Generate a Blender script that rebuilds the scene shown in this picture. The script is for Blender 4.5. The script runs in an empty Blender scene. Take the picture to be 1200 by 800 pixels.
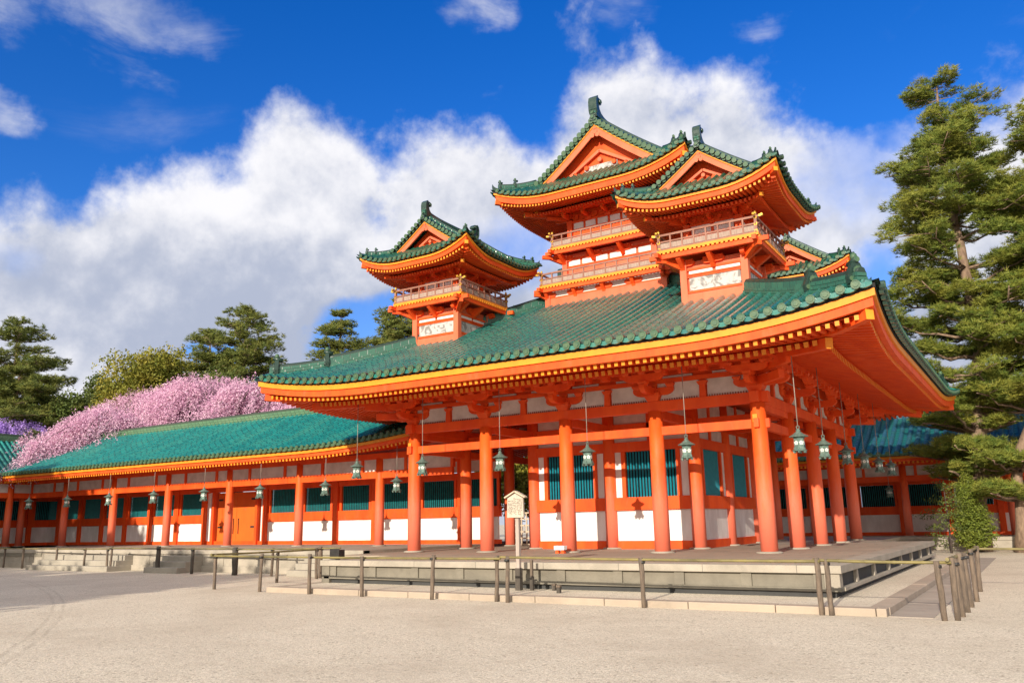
import bpy, math, random
import numpy as np
from mathutils import Vector, Matrix, Quaternion

scene = bpy.context.scene
COL = scene.collection
R_ = math.radians
rng = np.random.default_rng(7)
random.seed(7)

# ------------------------------------------------------------------ camera
CAM_LOC = np.array([6.25684, -22.58007, 0.92893])
YAW, PITCH, ROLL, FPX = -0.560418, 0.215861, -0.019185, 964.16
fw = np.array([math.sin(YAW) * math.cos(PITCH), math.cos(YAW) * math.cos(PITCH), math.sin(PITCH)])
rt = np.array([math.cos(YAW), -math.sin(YAW), 0.0])
up = np.cross(rt, fw)
rt2 = math.cos(ROLL) * rt + math.sin(ROLL) * up
up2 = -math.sin(ROLL) * rt + math.cos(ROLL) * up
cam_data = bpy.data.cameras.new("camera")
cam = bpy.data.objects.new("camera", cam_data)
COL.objects.link(cam)
m = Matrix.Identity(4)
for i in range(3):
    m[i][0], m[i][1], m[i][2], m[i][3] = rt2[i], up2[i], -fw[i], CAM_LOC[i]
cam.matrix_world = m
cam_data.sensor_width = 36.0
cam_data.lens = FPX / 1200 * 36.0
cam_data.clip_start = 0.1
cam_data.clip_end = 3000
scene.camera = cam

# ------------------------------------------------------------------ exposure, sun, sky
scene.view_settings.view_transform = 'Standard'
scene.view_settings.look = 'None'
scene.view_settings.exposure = 0.78
scene.view_settings.gamma = 1.0
scene.cycles.max_bounces = 8
scene.cycles.diffuse_bounces = 7
scene.cycles.use_denoising = True

SUN_DIR = Vector((0.5, -4.55, 1.48)).normalized()      # towards the sun
SUN_EL = math.asin(SUN_DIR.z)
SUN_ROT = math.atan2(SUN_DIR.x, SUN_DIR.y)
sd = bpy.data.lights.new("sun", 'SUN')
sd.energy = 3.7
sd.angle = R_(0.5)
sd.color = (1.0, 0.90, 0.75)
so = bpy.data.objects.new("sun", sd)
COL.objects.link(so)
so.rotation_euler = SUN_DIR.to_track_quat('Z', 'Y').to_euler()
so.location = (0, -60, 60)


class NT:
    """small wrapper to write node trees"""
    def __init__(self, tree):
        self.t = tree
        self.n = tree.nodes
        self.l = tree.links

    def node(self, typ, ins=None, **props):
        n = self.n.new(typ)
        for k, v in props.items():
            setattr(n, k, v)
        if ins:
            for k, v in ins.items():
                s = n.inputs[k]
                if isinstance(v, bpy.types.NodeSocket):
                    self.l.new(v, s)
                else:
                    s.default_value = v
        return n

    def math(self, op, a, b=0.0, c=0.0, clamp=False):
        n = self.node('ShaderNodeMath', operation=op, use_clamp=clamp)
        for i, v in enumerate((a, b, c)):
            if isinstance(v, bpy.types.NodeSocket):
                self.l.new(v, n.inputs[i])
            else:
                n.inputs[i].default_value = v
        return n.outputs[0]

    def noise(self, vec, scale, detail=4, rough=0.55, dist=0.0, dims='3D'):
        n = self.node('ShaderNodeTexNoise', noise_dimensions=dims)
        if vec is not None:
            self.l.new(vec, n.inputs['Vector'])
        n.inputs['Scale'].default_value = scale
        n.inputs['Detail'].default_value = detail
        n.inputs['Roughness'].default_value = rough
        n.inputs['Distortion'].default_value = dist
        return n.outputs['Fac']

    def smooth(self, v, lo, hi, a=0.0, b=1.0):
        n = self.node('ShaderNodeMapRange', interpolation_type='SMOOTHSTEP')
        self.l.new(v, n.inputs['Value'])
        for k, x in (('From Min', lo), ('From Max', hi), ('To Min', a), ('To Max', b)):
            n.inputs[k].default_value = x
        return n.outputs['Result']

    def mix(self, fac, a, b, mode='MIX'):
        n = self.node('ShaderNodeMix', data_type='RGBA', blend_type=mode)
        for s, v in ((n.inputs[0], fac), (n.inputs[6], a), (n.inputs[7], b)):
            if isinstance(v, bpy.types.NodeSocket):
                self.l.new(v, s)
            elif isinstance(v, (int, float)):
                s.default_value = v
            else:
                s.default_value = (*v, 1.0)
        return n.outputs[2]


world = bpy.data.worlds.new("World")
scene.world = world
world.use_nodes = True
w = NT(world.node_tree)
w.n.clear()
SKY_STRENGTH = 0.15
tc = w.node('ShaderNodeTexCoord')
dirv = tc.outputs['Generated']
sky = w.node('ShaderNodeTexSky', sky_type='NISHITA', sun_disc=False, sun_elevation=SUN_EL, sun_rotation=SUN_ROT,
             altitude=50.0, air_density=1.0, dust_density=0.2, ozone_density=4.0)
hs = w.node('ShaderNodeHueSaturation', ins={'Color': sky.outputs[0], 'Hue': 0.519, 'Saturation': 1.30, 'Value': 0.74})
sep = w.node('ShaderNodeSeparateXYZ', ins={0: dirv})
# slow drift so that edges curl
warp = w.node('ShaderNodeTexNoise', ins={'Vector': dirv, 'Scale': 7.0, 'Detail': 6.0, 'Roughness': 0.6})
wv = w.node('ShaderNodeVectorMath', operation='SUBTRACT', ins={0: warp.outputs['Color'], 1: (0.5, 0.5, 0.5)})
wsep = w.node('ShaderNodeSeparateXYZ', ins={0: wv.outputs[0]})
az0 = w.math('ARCTAN2', sep.outputs[0], sep.outputs[1])
el0 = w.math('ARCSINE', sep.outputs[2])
az = w.math('ADD', az0, w.math('MULTIPLY', wsep.outputs[0], 0.16))
el = w.math('ADD', el0, w.math('MULTIPLY', wsep.outputs[1], 0.10))
# height of the cloud bank over the compass bearing
TOPS = [(-1.6, .28), (-1.142, 0.345), (-1.056, 0.40), (-0.978, 0.445), (-0.883, 0.455), (-0.80, 0.48), (-0.72, 0.445),
        (-0.622, 0.487), (-0.545, 0.495), (-0.45, 0.54), (-0.394, 0.53), (-0.332, 0.49), (-0.27, 0.515), (-0.196, 0.475),
        (-0.094, 0.43), (-0.005, 0.43), (.3, .44), (.9, .35), (1.6, .3)]
fc = w.node('ShaderNodeFloatCurve')
cv = fc.mapping.curves[0]
A0, A1 = -1.6, 1.6
for i, (a, e) in enumerate(TOPS):
    x = (a - A0) / (A1 - A0)
    if i < 1:
        cv.points[0].location = (x, e)
    elif i == len(TOPS) - 1:
        cv.points[-1].location = (x, e)
    else:
        cv.points.new(x, e)
fc.mapping.update()
w.l.new(w.math('DIVIDE', w.math('SUBTRACT', az, A0), A1 - A0, clamp=True), fc.inputs['Value'])
top = fc.outputs[0]
fbm = w.noise(dirv, 7.5, 10, 0.58, 0.0)
fbm2 = w.noise(dirv, 3.2, 6, 0.55, 0.2)
depth = w.math('ADD', w.math('SUBTRACT', top, el), w.math('MULTIPLY', w.math('SUBTRACT', fbm, 0.5), 0.28))
bank = w.smooth(depth, -0.014, 0.060)


def blob(a, e, ra, re, soft=1.0):
    da = w.math('DIVIDE', w.math('SUBTRACT', az, a), ra)
    de = w.math('DIVIDE', w.math('SUBTRACT', el, e), re)
    r2 = w.math('ADD', w.math('MULTIPLY', da, da), w.math('MULTIPLY', de, de))
    return w.math('MULTIPLY', w.math('SUBTRACT', 1.0, r2, clamp=True), soft, clamp=True)


holes = None
for h in [(-0.72, 0.225, 0.11, 0.06, 1.1), (-0.90, 0.20, 0.05, 0.02, .9), (-0.545, 0.32, 0.08, 0.07, .55), (-0.13, 0.25, 0.05, 0.06, .7), (-0.115, 0.41, 0.05, 0.025, 0.6),
          (-0.15, 0.37, 0.10, 0.10, .55), (-1.12, .27, .05, .03, .35)]:
    b = blob(*h)
    holes = b if holes is None else w.math('MAXIMUM', holes, b)
hole_m = w.smooth(w.math('ADD', holes, w.math('MULTIPLY', w.math('SUBTRACT', fbm, 0.5), 1.0)), 0.12, 0.75)
bank = w.math('MULTIPLY', bank, w.math('SUBTRACT', 1.0, w.math('MULTIPLY', hole_m, 0.85)))
# thin high wisps
wm = w.node('ShaderNodeMapping', ins={'Vector': dirv, 'Scale': (1.0, 1.0, 2.2)})
wf = w.noise(wm.outputs[0], 5.5, 8, 0.62, 0.6)
wb = None
for h in [(-1.19, 0.52, 0.12, 0.06, .7), (-1.15, 0.43, 0.04, 0.035, .8), (-1.02, 0.55, 0.16, 0.05, .9), (-1.03, .51, .06, .04, .7), (-0.60, 0.605, 0.09, 0.045, .9), (-0.235, .56, .05, .03, .7),
          (-0.40, .60, .06, .05, .5), (-0.585, 0.515, 0.04, 0.025, .6), (-1.0, .44, .16, .05, .25), (0.02, .5, .15, .05, .35)]:
    b = blob(*h)
    wb = b if wb is None else w.math('MAXIMUM', wb, b)
wisp = w.math('MULTIPLY', w.smooth(w.math('ADD', wf, w.math('MULTIPLY', wb, 0.42)), 0.62, 0.98), wb, clamp=True)
cover = w.math('MAXIMUM', bank, w.math('MULTIPLY', wisp, 0.75))
# cloud tone: bright crowns, greyer bases
inner = w.smooth(depth, 0.02, 0.30)
sunward = w.noise(w.node('ShaderNodeVectorMath', operation='ADD', ins={0: dirv, 1: (0.004, -0.014, 0.022)}).outputs[0], 7.5, 10, 0.58, 0.0)
relief = w.math('SUBTRACT', fbm, sunward)
tone = w.math('ADD', w.math('MULTIPLY', inner, -0.26), w.math('MULTIPLY', relief, 2.2))
tone = w.math('ADD', tone, w.math('MULTIPLY', w.math('SUBTRACT', fbm2, 0.5), 0.75))
lowband = w.math('MULTIPLY', blob(-0.92, 0.25, 0.45, 0.10, 1.0), -0.42)
lowlit = w.math('MULTIPLY', blob(-1.05, 0.15, 0.5, 0.06, 1.0), 0.10)
lit2 = w.math('MULTIPLY', blob(-0.93, 0.38, 0.22, 0.10, 1.0), 0.22)
tone = w.math('ADD', w.math('ADD', tone, lit2), w.math('ADD', lowband, lowlit))
tone = w.smooth(tone, -0.62, 0.40)
ccol = w.mix(tone, (1.8, 2.0, 2.55), (3.85, 3.82, 3.95))
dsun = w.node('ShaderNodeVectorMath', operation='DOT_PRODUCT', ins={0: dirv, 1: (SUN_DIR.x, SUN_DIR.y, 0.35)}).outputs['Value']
front = w.smooth(w.math('ADD', dsun, w.math('MULTIPLY', w.math('SUBTRACT', fbm2, 0.5), 0.5)), 0.05, 0.45)  # unseen bright cloud behind the camera, added as fill light
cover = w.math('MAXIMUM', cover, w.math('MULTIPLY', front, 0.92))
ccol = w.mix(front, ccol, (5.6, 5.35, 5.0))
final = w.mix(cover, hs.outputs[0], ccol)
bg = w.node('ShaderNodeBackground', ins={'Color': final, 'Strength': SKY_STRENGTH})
wo = w.node('ShaderNodeOutputWorld', ins={'Surface': bg.outputs[0]})


# ------------------------------------------------------------------ materials
def mat(name):
    m_ = bpy.data.materials.new(name)
    m_.use_nodes = True
    t = NT(m_.node_tree)
    b = t.n['Principled BSDF']
    return m_, t, b


def pos(t):
    return t.node('ShaderNodeNewGeometry').outputs['Position']


def bump(t, b, h, strength, dist=0.02):
    n = t.node('ShaderNodeBump', ins={'Height': h, 'Strength': strength, 'Distance': dist})
    t.l.new(n.outputs[0], b.inputs['Normal'])
    return n


def m_plain(name, c1, c2, scale=2.0, rough=0.6, bscale=30.0, bstr=0.15, spec=0.4, metallic=0.0, streak=None):
    m_, t, b = mat(name)
    p = pos(t)
    if streak:
        p2 = t.node('ShaderNodeMapping', ins={'Vector': p, 'Scale': streak}).outputs[0]
    else:
        p2 = p
    n1 = t.noise(p2, scale, 6, 0.6)
    f = t.smooth(n1, 0.3, 0.7)
    t.l.new(t.mix(f, c1, c2), b.inputs['Base Color'])
    b.inputs['Roughness'].default_value = rough
    b.inputs['Specular IOR Level'].default_value = spec
    b.inputs['Metallic'].default_value = metallic
    if bstr:
        bump(t, b, t.noise(p, bscale, 4, 0.6), bstr)
    return m_


def m_vermilion(name, c1=(0.79, 0.098, 0.011), c2=(0.68, 0.064, 0.009), faded=0.0):
    m_, t, b = mat(name)
    p = pos(t)
    st = t.node('ShaderNodeMapping', ins={'Vector': p, 'Scale': (1, 1, 0.35)}).outputs[0]
    n1 = t.noise(st, 2.2, 5, 0.6)
    c = t.mix(t.smooth(n1, 0.3, 0.72), c1, c2)
    pt = t.noise(t.node('ShaderNodeMapping', ins={'Vector': p, 'Scale': (1.6, 1.6, 0.8)}).outputs[0], 1.7, 7, 0.68, 0.3)
    c = t.mix(t.smooth(pt, 0.52, 0.75, 0.0, 0.45), c, (0.70, 0.14, 0.06))
    gr = t.noise(t.node('ShaderNodeMapping', ins={'Vector': p, 'Scale': (9, 9, 0.7)}).outputs[0], 2.0, 6, 0.7)
    c = t.mix(t.smooth(gr, 0.62, 0.74, 0.0, 0.45), c, (0.34, 0.045, 0.02))
    if faded:
        z = t.node('ShaderNodeSeparateXYZ', ins={0: p}).outputs[2]
        st2 = t.node('ShaderNodeMapping', ins={'Vector': p, 'Scale': (3, 3, 0.5)}).outputs[0]
        wn = t.noise(st2, 3.0, 6, 0.65)
        low = t.math('MULTIPLY', t.smooth(t.math('ADD', z, t.math('MULTIPLY', wn, 2.2)), 3.9, 1.7), faded)
        c = t.mix(low, c, (0.66, 0.195, 0.14))
        sc = t.smooth(t.noise(st2, 14.0, 5, 0.7), 0.60, 0.72)
        c = t.mix(t.math('MULTIPLY', sc, t.math('MULTIPLY', low, 0.5)), c, (0.62, 0.33, 0.24))
    t.l.new(c, b.inputs['Base Color'])
    b.inputs['Roughness'].default_value = 0.55
    b.inputs['Specular IOR Level'].default_value = 0.25
    fine = t.noise(t.node('ShaderNodeMapping', ins={'Vector': p, 'Scale': (1, 1, 0.2)}).outputs[0], 40.0, 4, 0.6)
    bump(t, b, fine, 0.12, 0.01)
    return m_


def m_tile(name, c1, c2, c3, rough=0.28, wear=0.35, coat=0.3):
    """glazed roof tile; 'run' counts metres along the slope, 'row' is a random number per roll"""
    m_, t, b = mat(name)
    p = pos(t)
    run = t.node('ShaderNodeAttribute', attribute_name='run').outputs['Fac']
    row = t.node('ShaderNodeAttribute', attribute_name='row').outputs['Fac']
    k = t.math('DIVIDE', run, 0.30)
    fr = t.math('FRACT', k)
    cell = t.math('FLOOR', k)
    cv_ = t.node('ShaderNodeCombineXYZ', ins={0: row, 1: cell, 2: 0.0})
    sc = t.node('ShaderNodeVectorMath', operation='MULTIPLY', ins={0: cv_.outputs[0], 1: (97.0, 1.31, 1.0)})
    wn = t.node('ShaderNodeTexWhiteNoise', noise_dimensions='3D', ins={'Vector': sc.outputs[0]}).outputs['Value']
    c = t.mix(wn, c1, c2)
    big = t.noise(p, 0.55, 5, 0.6)
    c = t.mix(t.math('MULTIPLY', t.smooth(big, 0.45, 0.75), wear), c, c3)
    w2 = t.node('ShaderNodeTexWhiteNoise', noise_dimensions='1D', ins={'W': t.math('MULTIPLY', row, 57.3)}).outputs['Value']
    c = t.mix(t.math('MULTIPLY', t.smooth(w2, 0.72, 1.0), wear * 0.9), c, c3)
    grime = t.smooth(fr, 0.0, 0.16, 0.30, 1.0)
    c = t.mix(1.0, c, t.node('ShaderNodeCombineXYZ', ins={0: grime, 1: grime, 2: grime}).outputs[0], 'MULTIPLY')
    t.l.new(c, b.inputs['Base Color'])
    rn = t.smooth(t.noise(p, 6.0, 4, 0.6), 0.3, 0.7, rough * 0.8, rough * 1.7)
    t.l.new(rn, b.inputs['Roughness'])
    b.inputs['Specular IOR Level'].default_value = 0.5
    b.inputs['Coat Weight'].default_value = coat
    b.inputs['Coat Roughness'].default_value = 0.18
    h = t.math('ADD', t.smooth(fr, 0.0, 0.16), t.math('MULTIPLY', t.noise(p, 25.0, 3, 0.6), 0.25))
    bump(t, b, h, 0.55, 0.02)
    return m_


M = {}
M['verm'] = m_vermilion('vermilion_paint')
M['verm_col'] = m_vermilion('vermilion_column_paint', (0.78, 0.112, 0.014), (0.70, 0.08, 0.011), faded=0.62)
M['verm_pink'] = m_vermilion('sun_faded_vermilion', (0.66, 0.155, 0.075), (0.62, 0.115, 0.05))
M['yellow'] = m_plain('ochre_yellow_paint', (0.80, 0.285, 0.020), (0.70, 0.23, 0.018), 3.0, 0.5, bstr=0.05, spec=0.3)
M['plaster'] = m_plain('white_plaster', (0.80, 0.78, 0.75), (0.64, 0.61, 0.575), 1.6, 0.85, 60, 0.08, spec=0.2, streak=(1.5, 1.5, .5))
M['plaster_old'] = m_plain('stained_plaster', (0.66, 0.62, 0.57), (0.50, 0.46, 0.42), 2.0, 0.85, 60, 0.1, spec=0.2)
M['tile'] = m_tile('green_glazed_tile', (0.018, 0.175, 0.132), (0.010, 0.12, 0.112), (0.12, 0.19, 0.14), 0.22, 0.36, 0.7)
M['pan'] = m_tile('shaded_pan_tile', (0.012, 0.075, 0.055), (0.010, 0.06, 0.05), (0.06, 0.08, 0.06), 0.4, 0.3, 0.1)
M['pan_teal'] = m_tile('shaded_teal_pan_tile', (0.006, 0.10, 0.09), (0.005, 0.085, 0.078), (0.02, 0.11, 0.09), 0.4, 0.3, 0.1)  # both pan tiles carry the shade between rolls in their colour
M['tile_dark'] = m_tile('dark_green_glazed_tile', (0.009, 0.078, 0.050), (0.016, 0.105, 0.062), (0.06, 0.11, 0.06), 0.26, 0.4, 0.4)
M['tile_teal'] = m_tile('teal_glazed_tile', (0.010, 0.20, 0.18), (0.006, 0.135, 0.125), (0.05, 0.25, 0.18), 0.34, 0.45, 0.15)
M['tile_blue'] = m_tile('sky_tinted_glazed_tile', (0.012, 0.07, 0.13), (0.010, 0.085, 0.10), (0.04, 0.11, 0.09), 0.5, 0.45, 0.0)  # blue sky reflection on the shaded rear roof put into the colour
M['ridge'] = m_tile('green_ridge_tile', (0.022, 0.115, 0.075), (0.014, 0.08, 0.056), (0.07, 0.12, 0.075), 0.42, 0.3, 0.1)
M['infill'] = m_plain('weathered_rail_infill', (0.36, 0.27, 0.22), (0.26, 0.18, 0.145), 6.0, 0.8, 40, 0.1, streak=(6, 6, 1))
M['ridge_old'] = m_tile('mossy_ridge_tile', (0.08, 0.17, 0.085), (0.055, 0.13, 0.07), (0.15, 0.20, 0.11), 0.5, 0.5, 0.0)
M['cap'] = m_plain('weathered_tile_end', (0.075, 0.125, 0.060), (0.035, 0.09, 0.05), 9.0, 0.5, 40, 0.3)
M['lattice'] = m_plain('teal_lattice_paint', (0.012, 0.27, 0.34), (0.010, 0.21, 0.28), 5.0, 0.5, bstr=0.05)
M['lattice_green'] = m_plain('green_lattice_paint', (0.02, 0.24, 0.25), (0.012, 0.17, 0.19), 5.0, 0.5, bstr=0.05)
M['dark'] = m_plain('painted_dark_void', (0.010, 0.010, 0.012), (0.016, 0.014, 0.014), 2.0, 0.8, bstr=0.0)  # near-black stand-in for shade behind lattices and under tiles
M['black'] = m_plain('black_iron', (0.018, 0.017, 0.016), (0.03, 0.028, 0.026), 8.0, 0.5, bstr=0.1)
M['gold'] = m_plain('gilt_fitting', (0.75, 0.48, 0.08), (0.62, 0.36, 0.05), 6.0, 0.35, bstr=0.05, metallic=0.5)
M['rail'] = m_plain('faded_brown_rail', (0.22, 0.085, 0.055), (0.30, 0.14, 0.095), 4.0, 0.6, 40, 0.15)
M['bronze'] = m_plain('verdigris_bronze', (0.17, 0.25, 0.21), (0.09, 0.145, 0.125), 14.0, 0.55, 50, 0.2, metallic=0.25)
M['paper'] = m_plain('pale_lantern_panel', (0.74, 0.73, 0.66), (0.64, 0.64, 0.58), 14.0, 0.7, bstr=0.0)
M['cord'] = m_plain('grey_hanging_rod', (0.30, 0.27, 0.23), (0.22, 0.19, 0.16), 8.0, 0.6, bstr=0.0)
M['bamboo'] = m_plain('green_yellow_bamboo', (0.23, 0.185, 0.065), (0.10, 0.085, 0.038), 3.0, 0.55, 30, 0.1, streak=(.5, .5, 1))
M['post'] = m_plain('weathered_log', (0.17, 0.125, 0.09), (0.085, 0.065, 0.05), 6.0, 0.85, 30, 0.6, streak=(3, 3, .6))
M['post_dark'] = m_plain('dark_weathered_log', (0.05, 0.042, 0.035), (0.09, 0.075, 0.06), 6.0, 0.85, 30, 0.5, streak=(3, 3, .6))
M['wood_pale'] = m_plain('pale_cedar', (0.56, 0.45, 0.33), (0.46, 0.36, 0.26), 3.0, 0.7, 40, 0.15, streak=(4, 4, .5))
M['board_wood'] = m_plain('weathered_board', (0.50, 0.43, 0.34), (0.40, 0.34, 0.27), 4.0, 0.75, 40, 0.15, streak=(4, 4, .5))
M['post_pale'] = m_plain('silvered_post', (0.40, 0.33, 0.28), (0.31, 0.255, 0.22), 5.0, 0.8, 40, 0.2, streak=(4, 4, .5))
M['ink'] = m_plain('brush_ink', (0.10, 0.085, 0.075), (0.15, 0.13, 0.11), 10.0, 0.8, bstr=0.0)
M['door'] = m_vermilion('door_paint', (0.72, 0.135, 0.016), (0.66, 0.11, 0.014))
M['white_paint'] = m_plain('white_paint', (0.8, 0.8, 0.8), (0.75, 0.74, 0.74), 3.0, 0.5, bstr=0.0)
M['bark'] = m_plain('pine_bark', (0.27, 0.185, 0.125), (0.13, 0.085, 0.06), 5.0, 0.9, 14, 0.9, streak=(1.6, 1.6, .5))
M['bark_dark'] = m_plain('cherry_bark', (0.09, 0.065, 0.055), (0.05, 0.038, 0.033), 5.0, 0.9, 14, 0.7)


def m_stone(name, c1, c2, stain, rough=0.85):
    m_, t, b = mat(name)
    p = pos(t)
    c = t.mix(t.smooth(t.noise(p, 1.3, 6, 0.65), 0.3, 0.7), c1, c2)
    c = t.mix(t.math('MULTIPLY', t.smooth(t.noise(p, 0.7, 6, 0.7, 0.5), 0.5, 0.75), 0.7), c, stain)
    gr = t.noise(p, 90, 3, 0.7)
    c = t.mix(t.smooth(gr, 0.35, 0.65, 0.0, 0.22), c, tuple(x * 0.45 for x in c1))
    t.l.new(c, b.inputs['Base Color'])
    b.inputs['Roughness'].default_value = rough
    b.inputs['Specular IOR Level'].default_value = 0.25
    bump(t, b, t.math('ADD', t.noise(p, 40, 5, 0.7), t.math('MULTIPLY', t.noise(p, 5, 4, 0.6), 1.0)), 0.35, 0.012)
    return m_


M['stone'] = m_stone('granite_slab', (0.40, 0.35, 0.285), (0.30, 0.265, 0.215), (0.19, 0.17, 0.135))
M['stone_panel'] = m_stone('grey_green_stone', (0.235, 0.21, 0.165), (0.165, 0.148, 0.118), (0.10, 0.09, 0.07))
M['stone_shade_joint'] = m_stone('shade_and_joint_stone', (0.07, 0.07, 0.068), (0.05, 0.05, 0.05), (0.03, 0.03, 0.03))  # side face shade and foot shadow put into colour; also slab joints
M['kerb'] = m_stone('pink_granite_kerb', (0.42, 0.335, 0.26), (0.35, 0.285, 0.225), (0.25, 0.21, 0.165))
M['step'] = m_stone('pale_granite_step', (0.37, 0.33, 0.27), (0.29, 0.26, 0.215), (0.19, 0.17, 0.14))
M['drain'] = m_stone('grey_drain_slab', (0.38, 0.32, 0.265), (0.30, 0.255, 0.215), (0.21, 0.18, 0.155))


def m_floor():
    m_, t, b = mat('paved_floor_slabs')
    p = pos(t)
    br = t.node('ShaderNodeTexBrick', ins={'Vector': p, 'Scale': 1.0, 'Mortar Size': 0.012, 'Brick Width': 1.5, 'Row Height': 0.75,
                                           'Color1': (0.36, 0.29, 0.215, 1), 'Color2': (0.29, 0.235, 0.175, 1), 'Mortar': (0.12, 0.11, 0.09, 1)})
    c = t.mix(t.math('MULTIPLY', t.smooth(t.noise(p, 1.1, 6, 0.7), 0.35, 0.7), 0.5), br.outputs[0], (0.22, 0.19, 0.155))
    t.l.new(c, b.inputs['Base Color'])
    b.inputs['Roughness'].default_value = 0.8
    bump(t, b, t.math('SUBTRACT', t.noise(p, 30, 4, 0.6), t.math('MULTIPLY', br.outputs['Fac'], 1.5)), 0.3, 0.01)
    return m_


M['floor'] = m_floor()


def m_gravel():
    m_, t, b = mat('pale_gravel')
    p = pos(t)
    # grains of three sizes, damp patches and trodden lines
    vor = t.node('ShaderNodeTexVoronoi', ins={'Vector': p, 'Scale': 70.0, 'Randomness': 1.0})
    vcol = t.node('ShaderNodeSeparateColor', ins={0: vor.outputs['Color']}).outputs[0]
    vor2 = t.node('ShaderNodeTexVoronoi', ins={'Vector': p, 'Scale': 16.0, 'Randomness': 1.0})
    v2c = t.node('ShaderNodeSeparateColor', ins={0: vor2.outputs['Color']}).outputs[0]
    c = t.mix(vcol, (0.38, 0.328, 0.248), (0.75, 0.66, 0.525))
    dark = t.math('MULTIPLY', t.smooth(v2c, 0.80, 0.93), t.smooth(vor2.outputs['Distance'], 0.45, 0.25))
    c = t.mix(t.math('MULTIPLY', dark, 0.75), c, (0.20, 0.16, 0.12))
    big = t.noise(p, 0.35, 6, 0.62, 0.4)
    c = t.mix(t.smooth(big, 0.40, 0.70, 0.0, 0.55), c, (0.42, 0.35, 0.265))
    mid = t.noise(p, 2.2, 5, 0.65)
    c = t.mix(t.smooth(mid, 0.35, 0.75, 0.0, 0.25), c, (0.68, 0.59, 0.475))
    # two faint wheel arcs pressed into the gravel
    sx = t.node('ShaderNodeVectorMath', operation='DISTANCE', ins={0: p, 1: (-42.022, -63.589, -0.7)}).outputs['Value']
    arc = None
    for r in (59.52, 59.72):
        a = t.smooth(t.math('ABSOLUTE', t.math('SUBTRACT', t.math('ADD', sx, t.math('MULTIPLY', mid, 0.1)), r)), 0.05, 0.012)
        arc = a if arc is None else t.math('MAXIMUM', arc, a)
    c = t.mix(t.math('MULTIPLY', arc, t.smooth(t.noise(p, 1.2, 5, 0.7), 0.35, 0.7, 0.08, 0.38)), c, (0.27, 0.225, 0.17))
    scf = t.noise(p, 4.5, 7, 0.72, 0.8)
    c = t.mix(t.smooth(scf, 0.60, 0.72, 0.0, 0.40), c, (0.30, 0.25, 0.19))
    t.l.new(c, b.inputs['Base Color'])
    b.inputs['Roughness'].default_value = 0.95
    b.inputs['Specular IOR Level'].default_value = 0.15
    h = t.math('ADD', t.math('MULTIPLY', t.smooth(vor.outputs['Distance'], 0.6, 0.0), 0.35),
               t.math('ADD', t.math('MULTIPLY', mid, 1.6), t.math('MULTIPLY', t.noise(p, 9.0, 5, 0.7), 2.0)))
    bump(t, b, h, 0.28, 0.03)
    return m_


M['gravel'] = m_gravel()


def m_leaf(name, c1, c2, c3, trans=0.25, rough=0.6):
    m_, t, b = mat(name)
    row = t.node('ShaderNodeAttribute', attribute_name='row').outputs['Fac']
    p = pos(t)
    c = t.mix(row, c1, c2)
    c = t.mix(t.smooth(t.noise(p, 0.9, 3, 0.6), 0.42, 0.68, 0.0, 0.6), c, c3)
    t.l.new(c, b.inputs['Base Color'])
    b.inputs['Roughness'].default_value = rough
    b.inputs['Specular IOR Level'].default_value = 0.25
    tr = t.node('ShaderNodeBsdfTranslucent', ins={'Color': c})
    mx = t.node('ShaderNodeMixShader', ins={0: trans, 1: b.outputs[0], 2: tr.outputs[0]})
    t.l.new(mx.outputs[0], t.n['Material Output'].inputs['Surface'])
    return m_


M['needle'] = m_leaf('pine_needles', (0.075, 0.13, 0.022), (0.25, 0.275, 0.045), (0.33, 0.30, 0.05))
M['needle_far'] = m_leaf('far_pine_needles', (0.08, 0.12, 0.03), (0.19, 0.21, 0.042), (0.25, 0.235, 0.05))
M['leaf_olive'] = m_leaf('olive_foliage', (0.12, 0.145, 0.02), (0.27, 0.25, 0.035), (0.34, 0.26, 0.04))
M['leaf_dark'] = m_leaf('dark_foliage', (0.06, 0.095, 0.025), (0.13, 0.17, 0.035), (0.18, 0.18, 0.04))
M['leaf_lime'] = m_leaf('bright_shrub_leaf', (0.10, 0.14, 0.02), (0.20, 0.24, 0.035), (0.25, 0.25, 0.04))
M['blossom'] = m_leaf('pink_blossom', (0.57, 0.29, 0.45), (0.86, 0.62, 0.72), (0.68, 0.40, 0.57), 0.35)
M['blossom_lilac'] = m_leaf('lilac_blossom', (0.34, 0.20, 0.62), (0.52, 0.36, 0.76), (0.45, 0.28, 0.70), 0.35)


# ------------------------------------------------------------------ mesh helpers
def link(o, parent=None):
    COL.objects.link(o)
    if parent is not None:
        o.parent = parent
    return o


def tag(o, label=None, cat=None, group=None, kind=None):
    if label:
        o['label'] = label
    if cat:
        o['category'] = cat
    if group:
        o['group'] = group
    if kind:
        o['kind'] = kind
    return o


def empty(name, loc=(0, 0, 0), parent=None, rz=0.0):
    o = bpy.data.objects.new(name, None)
    o.location = loc
    o.rotation_euler = (0, 0, rz)
    o.empty_display_size = 0.3
    return link(o, parent)


def copy_tree(o, parent=None):
    c = o.copy()
    COL.objects.link(c)
    c.parent = parent
    for ch in list(o.children):
        copy_tree(ch, c)
    return c


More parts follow.
